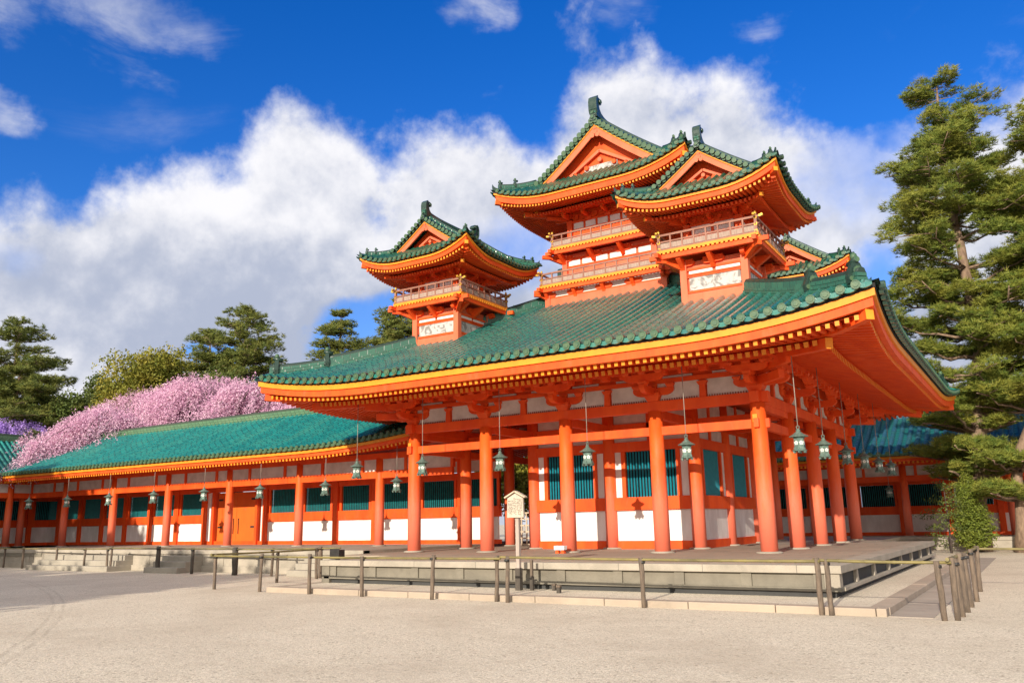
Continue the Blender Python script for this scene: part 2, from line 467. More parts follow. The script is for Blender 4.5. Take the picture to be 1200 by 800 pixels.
class MB:
    def __init__(self):
        self.v, self.f, self.m, self.run, self.row, self.sm = [], [], [], [], [], []
        self.n = 0

    def add(self, verts, faces, m=0, run=None, row=0.0, smooth=False):
        verts = np.asarray(verts, float).reshape(-1, 3)
        k = len(verts)
        self.v.append(verts)
        self.run.append(np.zeros(k) if run is None else np.asarray(run, float))
        self.row.append(np.full(k, row) if np.isscalar(row) else np.asarray(row, float))
        for f in faces:
            self.f.append([i + self.n for i in f])
        mm = m if isinstance(m, (list, tuple)) else [m] * len(faces)
        self.m.extend(mm)
        self.sm.extend([smooth] * len(faces))
        self.n += k
        return self

    def box(self, lo, hi, m=0, end_m=None, end_axis=None):
        (x0, y0, z0), (x1, y1, z1) = lo, hi
        v = [(x0, y0, z0), (x1, y0, z0), (x1, y1, z0), (x0, y1, z0), (x0, y0, z1), (x1, y0, z1), (x1, y1, z1), (x0, y1, z1)]
        f = [(0, 3, 2, 1), (4, 5, 6, 7), (0, 1, 5, 4), (1, 2, 6, 5), (2, 3, 7, 6), (3, 0, 4, 7)]
        return self.add(v, f, m)

    def cbox(self, c, s, m=0):
        c, s = np.asarray(c, float), np.asarray(s, float) / 2
        return self.box(c - s, c + s, m)

    def hexa(self, bottom, top, m=0):
        """bottom, top: 4 points each, same order"""
        v = list(bottom) + list(top)
        f = [(3, 2, 1, 0), (4, 5, 6, 7), (0, 1, 5, 4), (1, 2, 6, 5), (2, 3, 7, 6), (3, 0, 4, 7)]
        return self.add(v, f, m)

    def frustum(self, c, s0, s1, h, m=0):
        x, y, z = c
        a, b = s0[0] / 2, s0[1] / 2
        d, e = s1[0] / 2, s1[1] / 2
        return self.hexa([(x - a, y - b, z), (x + a, y - b, z), (x + a, y + b, z), (x - a, y + b, z)],
                         [(x - d, y - e, z + h), (x + d, y - e, z + h), (x + d, y + e, z + h), (x - d, y + e, z + h)], m)

    def beam(self, p0, p1, w_, h, m=0, end_m=None):
        """rectangular bar from p0 to p1 (axis through the middle of its section)"""
        p0, p1 = np.asarray(p0, float), np.asarray(p1, float)
        d = p1 - p0
        d = d / np.linalg.norm(d)
        s = np.cross(d, (0, 0, 1.0))
        if np.linalg.norm(s) < 1e-6:
            s = np.array([1.0, 0, 0])
        s = s / np.linalg.norm(s)
        u = np.cross(s, d)
        v = []
        for p in (p0, p1):
            for a, b in ((-1, -1), (1, -1), (1, 1), (-1, 1)):
                v.append(p + s * a * w_ / 2 + u * b * h / 2)
        f = [(3, 2, 1, 0), (4, 5, 6, 7), (0, 1, 5, 4), (1, 2, 6, 5), (2, 3, 7, 6), (3, 0, 4, 7)]
        mm = [m] * 6
        if end_m is not None:
            mm[0] = end_m
        return self.add(v, f, mm)

    def tube(self, path, r, seg=8, m=0, caps=True, smooth=True, row=0.0, cap_m=None):
        path = np.asarray(path, float)
        n = len(path)
        rr = np.full(n, r) if np.isscalar(r) else np.asarray(r, float)
        tan = np.gradient(path, axis=0)
        tan /= np.linalg.norm(tan, axis=1)[:, None] + 1e-12
        ref = np.array([0, 0, 1.0]) if abs(tan[0][2]) < 0.9 else np.array([1.0, 0, 0])
        v = []
        for i in range(n):
            s = np.cross(tan[i], ref)
            s /= np.linalg.norm(s) + 1e-12
            u = np.cross(s, tan[i])
            for k in range(seg):
                a = 2 * math.pi * k / seg
                v.append(path[i] + rr[i] * (math.cos(a) * s + math.sin(a) * u))
        f = []
        for i in range(n - 1):
            for k in range(seg):
                a, b = i * seg + k, i * seg + (k + 1) % seg
                f.append((a, b, b + seg, a + seg))
        self.add(v, f, m, smooth=smooth, row=row)
        if caps:
            base = self.n - n * seg
            for s, e in ((0, True), (n - 1, False)):
                ring = [base + s * seg + k for k in range(seg)]
                self.f.append(ring[::-1] if e else ring)
                self.m.append(m if cap_m is None else cap_m)
                self.sm.append(False)
        return self

    def lathe(self, prof, c=(0, 0, 0), seg=16, m=0, smooth=True, rot=0.0):
        v, f = [], []
        for (r, z) in prof:
            for k in range(seg):
                a = 2 * math.pi * k / seg + rot
                v.append((c[0] + r * math.cos(a), c[1] + r * math.sin(a), c[2] + z))
        n = len(prof)
        for i in range(n - 1):
            for k in range(seg):
                a, b = i * seg + k, i * seg + (k + 1) % seg
                f.append((a, b, b + seg, a + seg))
        f.append([k for k in range(seg)][::-1])
        f.append([(n - 1) * seg + k for k in range(seg)])
        return self.add(v, f, m, smooth=smooth)

    def prism(self, poly, frame, t0, t1, m=0):
        """poly of (a,b); frame(a,b,t)->xyz, extruded from t0 to t1"""
        n = len(poly)
        v = [frame(a, b, t0) for a, b in poly] + [frame(a, b, t1) for a, b in poly]
        f = [list(range(n))[::-1], [n + i for i in range(n)]]
        for i in range(n):
            j = (i + 1) % n
            f.append((i, j, n + j, n + i))
        return self.add(v, f, m)

    def build(self, name, mats, parent=None, world=True, bevel=0.0, fix=True):
        me = bpy.data.meshes.new(name)
        V = np.concatenate(self.v) if self.v else np.zeros((0, 3))
        off = np.zeros(3)
        if parent is not None and world:
            p = parent
            while p is not None:
                off += np.array(p.location)
                p = p.parent
        V = V - off
        me.from_pydata(V.tolist(), [], self.f)
        if not isinstance(mats, (list, tuple)):
            mats = [mats]
        for x in mats:
            me.materials.append(M[x])
        me.polygons.foreach_set('material_index', np.asarray(self.m, dtype=np.int32))
        me.polygons.foreach_set('use_smooth', np.asarray(self.sm, dtype=bool))
        for nm, dat in (('run', self.run), ('row', self.row)):
            a = me.attributes.new(nm, 'FLOAT', 'POINT')
            a.data.foreach_set('value', np.concatenate(dat).astype(np.float32))
        if fix:
            import bmesh
            bm = bmesh.new()
            bm.from_mesh(me)
            bmesh.ops.recalc_face_normals(bm, faces=bm.faces)
            bm.to_mesh(me)
            bm.free()
        me.update()
        o = bpy.data.objects.new(name, me)
        link(o, parent)
        if bevel:
            b = o.modifiers.new('edge', 'BEVEL')
            b.width = bevel
            b.segments = 2
            b.limit_method = 'ANGLE'
        return o


# ------------------------------------------------------------------ structure: ground
GZ = -0.70
g = MB()
g.box((-420, -420, GZ - 1.0), (420, 420, GZ), 0)
tag(g.build('ground', 'gravel'), kind='structure')

PAV = (-6.0, 6.1)         # middle of the pavilion
WX, WY = 6.0, 6.1         # half spans between the outer columns
BX, BY = 3.0, 3.05        # bays


SIDES = [((0, -1), (1, 0)), ((1, 0), (0, 1)), ((0, 1), (-1, 0)), ((-1, 0), (0, -1))]   # outward, along


class Eave:
    """a hipped (or hip-and-gable) roof rim: positions from (side, along, inset, height)"""
    def __init__(s, c, ax, ay, z0, mm, q, L, D0, p, F, S, sg=None):
        s.c, s.ax, s.ay, s.z0, s.mm, s.q, s.L, s.D0, s.p, s.F, s.S, s.sg = c, ax, ay, z0, mm, q, L, D0, p, F, S, sg

    def half(s, k):
        return (s.ax, s.ay) if k % 2 == 0 else (s.ay, s.ax)

    def cc(s, d):
        return np.maximum(0.0, 1 - np.asarray(d, float) / s.D0) ** s.p

    def lift(s, d, ins, reach):
        return s.L * s.cc(d) * np.maximum(0.0, 1 - np.asarray(ins, float) / reach) ** 1.5

    def surf(s, ins, d):
        ins = np.asarray(ins, float)
        return s.z0 + s.mm * ins + s.q * ins * ins + s.lift(d, ins, s.S)

    def pos(s, k, u, ins, z):
        (nx, ny), (ux, uy) = SIDES[k]
        a, b = s.half(k)
        u, ins, z = np.broadcast_arrays(np.asarray(u, float), np.asarray(ins, float), np.asarray(z, float))
        d = a - np.abs(u)
        fl = s.F * s.cc(d) * np.maximum(0.0, 1 - ins / s.D0)
        o = b - ins + fl
        uu = u + np.sign(u) * fl
        return np.stack([s.c[0] + nx * o + ux * uu, s.c[1] + ny * o + uy * uu, z], -1)

    # ---- tiles
    def tiles(s, pitch, rr, mats, name, parent, world=True, nseg=14, cap=True):
        mb = MB()
        rg = np.random.default_rng(3)
        for k in range(4):
            a, b = s.half(k)
            gable_side = s.sg is not None and k % 2 == 0
            smax = s.S if s.sg is None else ((s.sg + 0.18) if gable_side else b)
            # base sheet
            ns, nu = 16, 40
            V = []
            for i in range(ns + 1):
                si = smax * i / ns
                um = a - si if (s.sg is None or gable_side) else a - min(si, s.sg)
                um = max(um, 0.02)
                uu = np.linspace(-um, um, nu + 1)
                d = a - np.abs(uu)
                V.append(s.pos(k, uu, si, s.surf(si, d)))
            V = np.array(V).reshape(-1, 3)
            F = [(i * (nu + 1) + j, i * (nu + 1) + j + 1, (i + 1) * (nu + 1) + j + 1, (i + 1) * (nu + 1) + j)
                 for i in range(ns) for j in range(nu)]
            runs = np.repeat(np.linspace(0, smax, ns + 1), nu + 1)
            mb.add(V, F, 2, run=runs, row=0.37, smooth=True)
            # rolls
            n = int(2 * a / pitch)
            for j in range(n + 1):
                u = -pitch * n / 2 + j * pitch
                d = a - abs(u)
                if d < 0.06:
                    continue
                if s.sg is None or gable_side:
                    top_ = min(smax, d)
                else:
                    top_ = b if d >= s.sg else d
                if top_ < 0.15:
                    continue
                si = np.linspace(-0.05, top_, nseg if top_ > 1 else 6)
                zz = s.surf(np.maximum(si, 0), d)
                P = s.pos(k, u, si, zz)
                (nx, ny), (ux, uy) = SIDES[k]
                slope = s.mm + 2 * s.q * si
                nn = np.stack([nx * slope, ny * slope, np.ones_like(slope)], -1)
                nn /= np.linalg.norm(nn, axis=1)[:, None]
                U = np.array([ux, uy, 0.0])
                ring = []
                for th in np.linspace(0, math.pi, 6):
                    ring.append(P + U * (rr * math.cos(th)) + nn * (rr * math.sin(th) * 1.05 + 0.012))
                ring = np.stack(ring, 1)
                m_ = len(si)
                F = [(i * 6 + t, i * 6 + t + 1, (i + 1) * 6 + t + 1, (i + 1) * 6 + t) for i in range(m_ - 1) for t in range(5)]
                rid = rg.random()
                mb.add(ring.reshape(-1, 3), F, 0, run=np.repeat(si + rid * 0.3 + 0.05, 6), row=rid, smooth=True)
                if cap:
                    c0 = s.pos(k, u, 0.03, s.surf(0, d) + rr * 0.25)
                    c1 = s.pos(k, u, -0.075, s.surf(0, d) + rr * 0.22)
                    c2 = s.pos(k, u, -0.075, s.surf(0, d) + rr * 0.22)
                    mb.tube([c0, c1], rr * 1.08, 10, 0, cap_m=1, smooth=False, row=rid)
                    c3 = s.pos(k, u, -0.09, s.surf(0, d) + rr * 0.22)
                    mb.tube([c2, c3], rr * 0.62, 8, 1, smooth=False, row=rid)
                    # hanging lip of the pan tile between two rolls
                    if d - 0 > pitch and j < n:
                        um = u + pitch / 2
                        dm = a - abs(um)
                        zc = float(s.surf(0, dm))
                        xs = np.linspace(-pitch / 2, pitch / 2, 6)
                        pts = []
                        for x in xs:
                            zz_ = zc - 0.5 * rr - (1 - (2 * x / pitch) ** 2) * rr * 0.55
                            zz_t = zc + rr * 0.15
                            pts.append(s.pos(k, um + x, -0.03, zz_))
                            pts.append(s.pos(k, um + x, -0.03, zz_t))
                            pts.append(s.pos(k, um + x, 0.06, zz_))
                        F = []
                        for i in range(5):
                            F.append((3 * i, 3 * i + 3, 3 * i + 4, 3 * i + 1))
                            F.append((3 * i + 2, 3 * i + 5, 3 * i + 3, 3 * i))
                        mb.add(pts, F, 0, run=0.2, row=rid) if False else mb.add(pts, F, 0, run=np.full(len(pts), 0.2), row=rid)
        return mb.build(name, mats, parent, world, fix=False)

    # ---- boards that follow the rim
    def board(s, mb, i0, i1, z0, z1, reach, m=0, nu=36):
        for k in range(4):
            a, b = s.half(k)
            V = []
            for ins, zz in ((i0, z0), (i0, z1), (i1, z1), (i1, z0)):
                um = a - ins
                uu = np.linspace(-um, um, nu + 1)
                d = a - np.abs(uu)
                V.append(s.pos(k, uu, ins, s.z0 + zz + s.lift(d, ins * 0, reach)))
            V = np.array(V)
            n = nu + 1
            F = []
            for q_ in range(4):
                q2 = (q_ + 1) % 4
                F += [(q_ * n + j, q_ * n + j + 1, q2 * n + j + 1, q2 * n + j) for j in range(nu)]
            mb.add(V.reshape(-1, 3), F, m)

    def sheet(s, mb, i0, i1, z0, z1, reach, m=0, nu=36):
        for k in range(4):
            a, b = s.half(k)
            V = []
            for ins, zz in ((i0, z0), (i1, z1)):
                um = a - ins
                uu = np.linspace(-um, um, nu + 1)
                d = a - np.abs(uu)
                V.append(s.pos(k, uu, ins, s.z0 + zz + s.lift(d, ins, reach)))
            V = np.array(V)
            n = nu + 1
            mb.add(V.reshape(-1, 3), [(j, j + 1, n + j + 1, n + j) for j in range(nu)], m)

    def rafters(s, mb, i0, i1, z0, z1, reach, pitch, w_, h, m=0, end_m=1):
        for k in range(4):
            a, b = s.half(k)
            n = int(2 * (a - i0) / pitch)
            for j in range(n + 1):
                u = -pitch * n / 2 + j * pitch
                d = a - abs(u)
                e = min(i1, d - 0.04)
                if e < i0 + 0.08:
                    continue
                f_ = (e - i0) / (i1 - i0)
                p0 = s.pos(k, u, i0, s.z0 + z0 + s.lift(d, i0, reach) - h / 2)
                p1 = s.pos(k, u, e, s.z0 + z0 + (z1 - z0) * f_ + s.lift(d, e, reach) - h / 2)
                mb.beam(p0, p1, w_, h, m, end_m)

    def diag(s, cx_, cy_, ins, dz=0.0, reach=None):
        """point on a hip line; cx_, cy_ are -1 or 1"""
        fl = s.F * float(s.cc(ins)) * max(0.0, 1 - ins / s.D0)
        z = float(s.surf(ins, ins)) if reach is None else s.z0 + float(s.lift(ins, ins, reach))
        return np.array([s.c[0] + cx_ * (s.ax - ins + fl), s.c[1] + cy_ * (s.ay - ins + fl), z + dz])


def ridge_path(mb, pts, w_, h, m=0, top_r=None, layers=3):
    """a stacked ridge of flat tiles with a round cap, following pts (on the roof surface)"""
    pts = np.asarray(pts, float)
    tan = np.gradient(pts, axis=0)
    tan[:, 2] = 0
    tan /= np.linalg.norm(tan, axis=1)[:, None]
    side = np.stack([-tan[:, 1], tan[:, 0], np.zeros(len(pts))], -1)
    n = len(pts)
    run = np.concatenate([[0], np.cumsum(np.linalg.norm(np.diff(pts, axis=0), axis=1))])
    for l in range(layers):
        wl = w_ * (1.0 - 0.10 * l)
        zl, zh = -0.08 + (h + 0.08) * l / layers, -0.08 + (h + 0.08) * (l + 0.82) / layers
        rings = np.stack([pts - side * wl / 2 + [0, 0, zl], pts + side * wl / 2 + [0, 0, zl],
                          pts + side * wl / 2 + [0, 0, zh], pts - side * wl / 2 + [0, 0, zh]], 1)
        F = [(i * 4 + a, i * 4 + (a + 1) % 4, (i + 1) * 4 + (a + 1) % 4, (i + 1) * 4 + a) for i in range(n - 1) for a in range(4)]
        F += [(3, 2, 1, 0), tuple((n - 1) * 4 + a for a in range(4))]
        mb.add(rings.reshape(-1, 3), F, m, run=np.repeat(run + 0.1 * l, 4), row=0.2 + 0.2 * l)
    # shadow core
    core = np.stack([pts - side * w_ * .36 + [0, 0, -.08], pts + side * w_ * .36 + [0, 0, -.08],
                     pts + side * w_ * .36 + [0, 0, h], pts - side * w_ * .36 + [0, 0, h]], 1)
    F = [(i * 4 + a, i * 4 + (a + 1) % 4, (i + 1) * 4 + (a + 1) % 4, (i + 1) * 4 + a) for i in range(n - 1) for a in range(4)]
    mb.add(core.reshape(-1, 3), F, m, run=np.repeat(run, 4), row=0.9)
    mb.tube(pts + [0, 0, h + 0.01], top_r or w_ * 0.36, 8, m, row=.5)


def demon_tile(mb, p, d, k, m=0, cap=1):
    """ridge-end tile with a projecting knob; d = outward unit direction in plan, k = size"""
    d = np.array([d[0], d[1], 0.0])
    d /= np.linalg.norm(d)
    s_ = np.array([-d[1], d[0], 0.0])
    p = np.asarray(p, float)
    prof = [(-.5, -.25), (-.58, .15), (-.42, .55), (-.26, .95), (0, 1.12), (.26, .95), (.42, .55), (.58, .15), (.5, -.25)]
    prof = [(a * k, b * k) for a, b in prof]
    mb.prism(prof, lambda a, b, t: p + s_ * a + np.array([0, 0, b]) + d * t, -.16 * k, .16 * k, m)
    mb.tube([p + d * .1 * k + [0, 0, .45 * k], p + d * .30 * k + [0, 0, .45 * k]], .30 * k, 10, m, cap_m=cap)
    mb.tube([p - d * .5 * k + [0, 0, 1.0 * k], p + d * .28 * k + [0, 0, 1.16 * k]], .19 * k, 9, m, cap_m=cap)
    mb.tube([p + [0, 0, 1.15 * k], p + [0, 0, 1.35 * k], p + [0, 0, 1.5 * k], p + [0, 0, 1.58 * k]], [.15 * k, .2 * k, .17 * k, .06 * k], 8, cap)
    for e in (-1, 1):
        mb.tube([p + s_ * e * .4 * k + [0, 0, .0], p + s_ * e * .4 * k + d * .25 * k + [0, 0, .0]], .16 * k, 8, m, cap_m=cap)


def horn_tile(mb, p, d, k, m=0):
    """upswept corner horn"""
    d = np.array([d[0], d[1], 0.0])
    d /= np.linalg.norm(d)
    s_ = np.array([-d[1], d[0], 0.0])
    p = np.asarray(p, float)
    prof = [(-1.0, -.2), (-1.0, .25), (-.3, .32), (.1, .55), (.38, 1.0), (.42, .5), (.35, -.2)]
    mb.prism([(a * k, b * k) for a, b in prof], lambda a, b, t: p + d * a + np.array([0, 0, b]) + s_ * t, -.16 * k, .16 * k, m)


def shibi(mb, p, d, k, m=0, cap=1):
    """curled ridge finial; d = direction towards the middle of the ridge"""
    d = np.array([d[0], d[1], 0.0])
    s_ = np.array([-d[1], d[0], 0.0])
    p = np.asarray(p, float)
    prof = [(-.12, -.3), (-.20, .2), (-.22, .75), (-.14, 1.05), (.06, 1.2), (.34, 1.16), (.50, .98), (.50, .78), (.34, .72),
            (.24, .82), (.20, .62), (.28, .36), (.46, .14), (.80, 0.02), (.80, -.3)]
    prof = [(a * k * 1.25, b * k) for a, b in prof]
    mb.prism(prof, lambda a, b, t: p + d * a + np.array([0, 0, b]) + s_ * t, -.25 * k, .25 * k, m)
    mb.prism([(-.15 * k, -.1 * k), (-.26 * k, .2 * k), (-.28 * k, .75 * k), (-.19 * k, 1.08 * k), (.04 * k, 1.26 * k), (.06 * k, 1.16 * k), (-.12 * k, 1.0 * k), (-.16 * k, .2 * k)],
             lambda a, b, t: p + d * a + np.array([0, 0, b]) + s_ * t, -.31 * k, .31 * k, m)
    for e in (-1, 1):
        mb.tube([p + d * .40 * k + s_ * e * .20 * k + [0, 0, .93 * k], p + d * .40 * k + s_ * e * .34 * k + [0, 0, .93 * k]], .15 * k, 9, m, cap_m=cap)


# ------------------------------------------------------------------ brackets
ARM = [(-1.0, 1.0), (-1.0, .62), (-.93, .34), (-.80, .12), (-.62, 0.0), (.62, 0.0), (.80, .12), (.93, .34), (1.0, .62), (1.0, 1.0)]


def bracket(mb, T, k=1.0, fwd=0.75, m=0):
    """T(u, n, z) -> xyz; three-on-one bracket complex with a forward arm"""
    def bx(u, n, z, s0, s1, h):
        b = [T(u + a * s0 / 2, n + c * s0 / 2, z) for a, c in ((-1, -1), (1, -1), (1, 1), (-1, 1))]
        t = [T(u + a * s1 / 2, n + c * s1 / 2, z + h) for a, c in ((-1, -1), (1, -1), (1, 1), (-1, 1))]
        mb.hexa(b, t, m)
        b2 = [T(u + a * s1 / 2, n + c * s1 / 2, z + h) for a, c in ((-1, -1), (1, -1), (1, 1), (-1, 1))]
        t2 = [T(u + a * s1 / 2, n + c * s1 / 2, z + h * 1.55) for a, c in ((-1, -1), (1, -1), (1, 1), (-1, 1))]
        mb.hexa(b2, t2, m)

    def arm_u(n, z, half, h, th):
        mb.prism([(a * half, z + b * h) for a, b in ARM], lambda a, b, t: T(a, n + t, b), -th / 2, th / 2, m)

    def arm_n(n0, n1, z, h, th):
        c, hf = (n0 + n1) / 2, (n1 - n0) / 2
        mb.prism([(c + a * hf, z + b * h) for a, b in ARM], lambda a, b, t: T(t, a, b), -th / 2, th / 2, m)
    bx(0, 0, 0, .30 * k, .44 * k, .15 * k)
    arm_u(0, .16 * k, .60 * k, .21 * k, .16 * k)
    for u in (-.50, 0, .50):
        bx(u * k, 0, .37 * k, .16 * k, .24 * k, .07 * k)
    arm_n(-.3 * k, fwd + .14 * k, .17 * k, .20 * k, .15 * k)
    bx(0, fwd, .37 * k, .17 * k, .25 * k, .07 * k)
    arm_u(fwd, .47 * k, .58 * k, .19 * k, .15 * k)
    for u in (-.48, 0, .48):
        bx(u * k, fwd, .655 * k, .15 * k, .22 * k, .06 * k)


def sideT(k, c, wx, wy, u0, z0):
    """local frame on a wall line of a rectangle with half spans wx, wy"""
    (nx, ny), (ux, uy) = SIDES[k]
    hn = wy if k % 2 == 0 else wx
    return lambda u, n, z: np.array([c[0] + ux * (u0 + u) + nx * (hn + n), c[1] + uy * (u0 + u) + ny * (hn + n), z0 + z])


# ================================================================== PAVILION
pav = empty('shrine_pavilion', (PAV[0], PAV[1], 0))
tag(pav, 'open vermilion shrine pavilion with sweeping green tiled roof, crowned by five small towers', 'building')

# ---- stone platform
pl = MB()
PX0, PX1, PY0, PY1 = -14.0, 2.84, -5.6, 10.5
PX0 = -10.75
pl.box((PX0, PY0, -.13), (PX1, PY1, 0.0), 0)                            # edge slab
pl.box((-13.0, -2.6, -.7), (PX0 - .001, 17.0, -.003), 0)
pl.box((PX0, PY1 + .001, -.132), (.9, 17.0, -.002), 0)
platform = pl.build('stone_platform', 'floor', pav)
pl = MB()
pl.box((PX0 - .004, PY0 - .03, -.14), (PX1 + .03, PY0 + .42, 0.006), 0)
pl.box((PX1 - .42, PY0 + .42, -.14), (PX1 + .03, PY1 + .02, 0.006), 0)
for x in np.arange(PX0 + 1.4, PX1, 1.9):
    pl.box((x - .006, PY0 - .032, -.14), (x + .006, PY0 + .424, 0.0075), 1)
pl.box((PX0 + .1, PY0 + .02, -.48), (PX1 + .0, PY0 + .3, -.41), 2)         # foot course
pl.box((PX1 - .28, PY0 + .3, -.48), (PX1 + .02, PY1, -.41), 0)
pl.box((PX0 + .2, PY0 + .12, -.72), (PX1 - .12, PY0 + .3, -.48), 1)  # dark strips painted in for the shadow below the foot course
pl.box((PX1 - .28, PY0 + .3, -.72), (PX1 - .12, PY1, -.48), 1)
for x in np.arange(PX0 + .3, PX1 - .4, 1.42):
    pl.box((x, PY0 + .05, -.41), (x + .22, PY0 + .25, -.14), 2)
pl.box((PX1 - .30, PY0 + .03, -.41), (PX1 - .02, PY0 + .3, -.14), 0)
for y in np.arange(PY0 + 1.9, PY1, 2.15):
    pl.hexa([(PX1 - .22, y - .12, -.41), (PX1 - .03, y - .12, -.41), (PX1 - .03, y + .12, -.41), (PX1 - .22, y + .12, -.41)],
            [(PX1 - .22, y - .07, -.14), (PX1 - .03, y - .07, -.14), (PX1 - .03, y + .07, -.14), (PX1 - .22, y + .07, -.14)], 0)
pl.box((PX0 + .02, PY0 + .02, -.72), (PX0 + .3, -2.6, -.14), 2)
pl.build('edge_stones', ['stone', 'stone_shade_joint', 'stone_panel'], platform, world=True, bevel=.012)
pl = MB()
pl.box((PX0 + .1, PY0 + .10, -.42), (PX1 - .3, PY0 + .20, -.135), 0)
pl.build('front_panel', 'stone_panel', platform)
pl = MB()
pl.box((PX1 - .20, PY0 + .3, -.42), (PX1 - .10, PY1, -.135), 0)
pl.build('side_panel', 'stone_shade_joint', platform)  # side face darkened in colour where the sun only grazes it

# ---- columns
BEAM0, BEAM1 = 4.0, 4.30


def column(x, y, r=.225, z1=4.02, z0=0.0, name='column', parent=pav, mt='verm_col'):
    mb = MB()
    mb.lathe([(r * 1.0, z0 + .03), (r * 1.0, z0 + z1 * .35), (r * .97, z0 + z1 * .65), (r * .90, z1)], (x, y, 0), 24, 0)
    mb.lathe([(r * 1.55, z0 - .0), (r * 1.55, z0 + .03), (r * 1.2, z0 + .05), (r * .9, z0 + .05)], (x, y, 0), 20, 1)
    return mb.build(name, [mt, 'stone'], parent)


XS = [0, -3, -6, -9, -12]
YS = [0, 3.05, 6.1, 9.15, 12.2]
for i, x in enumerate(XS):
    for j, y in enumerate(YS):
        if i in (0, 4) or j in (0, 4):
            column(x, y)
for x in (-3, -6, -9):
    for y in (3.05, 6.1, 9.15):
        if x == -6 and y == 6.1:
            continue
        column(x, y, .22, 4.9)

# ---- beams round the outer colonnade
for k in range(4):
    hu = WX if k % 2 == 0 else WY
    T = sideT(k, PAV, WX, WY, 0, 0)
    mb = MB()
    e = .34
    mb.beam(T(-hu - e, 0, (BEAM0 + BEAM1) / 2 + .001 * k), T(hu + e, 0, (BEAM0 + BEAM1) / 2 + .001 * k), .24 + .004 * (k % 2), BEAM1 - BEAM0)
    mb.build('head_beam', 'verm', pav, bevel=.012)
    mb = MB()
    e = .30
    mb.beam(T(-hu - e, 0, 3.43 + .001 * k), T(hu + e, 0, 3.43 + .001 * k), .14 + .004 * (k % 2), .25)
    mb.build('tie_beam', 'verm', pav, bevel=.01)
    mb = MB()
    mb.beam(T(-hu - .45, 0, 4.88), T(hu + .45, 0, 4.88), .16, .13)         # through-beam over the arms
    mb.beam(T(-hu - 1.3, .75, 5.15), T(hu + 1.3, .75, 5.15), .17, .17)     # eave purlin
    mb.beam(T(-hu - .02, -.07, 5.14), T(hu + .02, -.07, 5.14), .05, .62)      # closing board behind the arms
    for u in np.arange(-hu - .6, hu + .61, .6):
        mb.beam(T(u - .12, .75, 5.0), T(u + .12, .75, 5.0), .2, .13)
    mb.build('eave_purlin', 'verm', pav)
    # white frieze panels with toothed foot, one per half bay
    n = 4
    bw = 2 * hu / n
    for b in range(n):
        for h in range(2):
            mb = MB()
            u0 = -hu + b * bw + h * bw / 2
            mb.beam(T(u0 + .12, -.02, 4.56), T(u0 + bw / 2 - .12, -.02, 4.56), .05, .52, 0)
            nt = int((bw / 2 - .3) / .075)
            for q in range(nt):
                uq = u0 + .16 + q * .075
                mb.beam(T(uq, .015, 4.335), T(uq + .035, .015, 4.335), .03, .06, 1)
            mb.build('frieze_panel', ['plaster_old', 'rail'], pav)
        mb = MB()
        Tm = sideT(k, PAV, WX, WY, -hu + b * bw + bw / 2, BEAM1)
        mb.hexa([Tm(-.10, -.09, 0), Tm(.10, -.09, 0), Tm(.10, .09, 0), Tm(-.10, .09, 0)],
                [Tm(-.08, -.09, .40), Tm(.08, -.09, .40), Tm(.08, .09, .40), Tm(-.08, .09, .40)])
        mb.hexa([Tm(-.11, -.11, .36), Tm(.11, -.11, .36), Tm(.11, .11, .36), Tm(-.11, .11, .36)],
                [Tm(-.16, -.12, .46), Tm(.16, -.12, .46), Tm(.16, .12, .46), Tm(-.16, .12, .46)])
        mb.beam(Tm(-bw / 2 + .3, 0, .50 + .17), Tm(-.3, 0, .50 + .17), .05, .10, 1)
        mb.beam(Tm(.3, 0, .50 + .17), Tm(bw / 2 - .3, 0, .50 + .17), .05, .10, 1)
        mb.build('strut_post', ['verm', 'plaster_old'], pav)
        # bracket complexes on the columns
        mb = MB()
        Tb = sideT(k, PAV, WX, WY, -hu + b * bw, BEAM1)
        bracket(mb, Tb, 1.06, .78)
        if b == 0:                                                         # corner: second face and the diagonal arm
            k2 = (k + 3) % 4
            hu2 = WX if k2 % 2 == 0 else WY
            T2 = sideT(k2, PAV, WX, WY, hu2, BEAM1)
            bracket(mb, lambda u, n_, z: T2(u, n_, z + .002), 1.0, .75)
            (nx, ny), _ = SIDES[k]
            (mx, my), _ = SIDES[k2]
            dx, dy = nx + mx, ny + my
            c0 = Tb(0, 0, 0)
            mb.beam(c0 + [0, 0, .28], c0 + [dx * .95, dy * .95, .28], .17, .22)
            mb.beam(c0 + [0, 0, .56], c0 + [dx * 1.25, dy * 1.25, .62], .18, .22, 0)
        mb.build('bracket', 'verm', pav)

# small yellow fitting on the two front corner columns
for x in (0, -12):
    mb = MB()
    mb.cbox((x - .03, -.235, 3.56), (.13, .06, .22), 0)
    mb.cbox((x - .03, -.262, 3.50), (.07, .03, .10), 0)
    mb.build('corner_fitting', 'yellow', pav, bevel=.01)


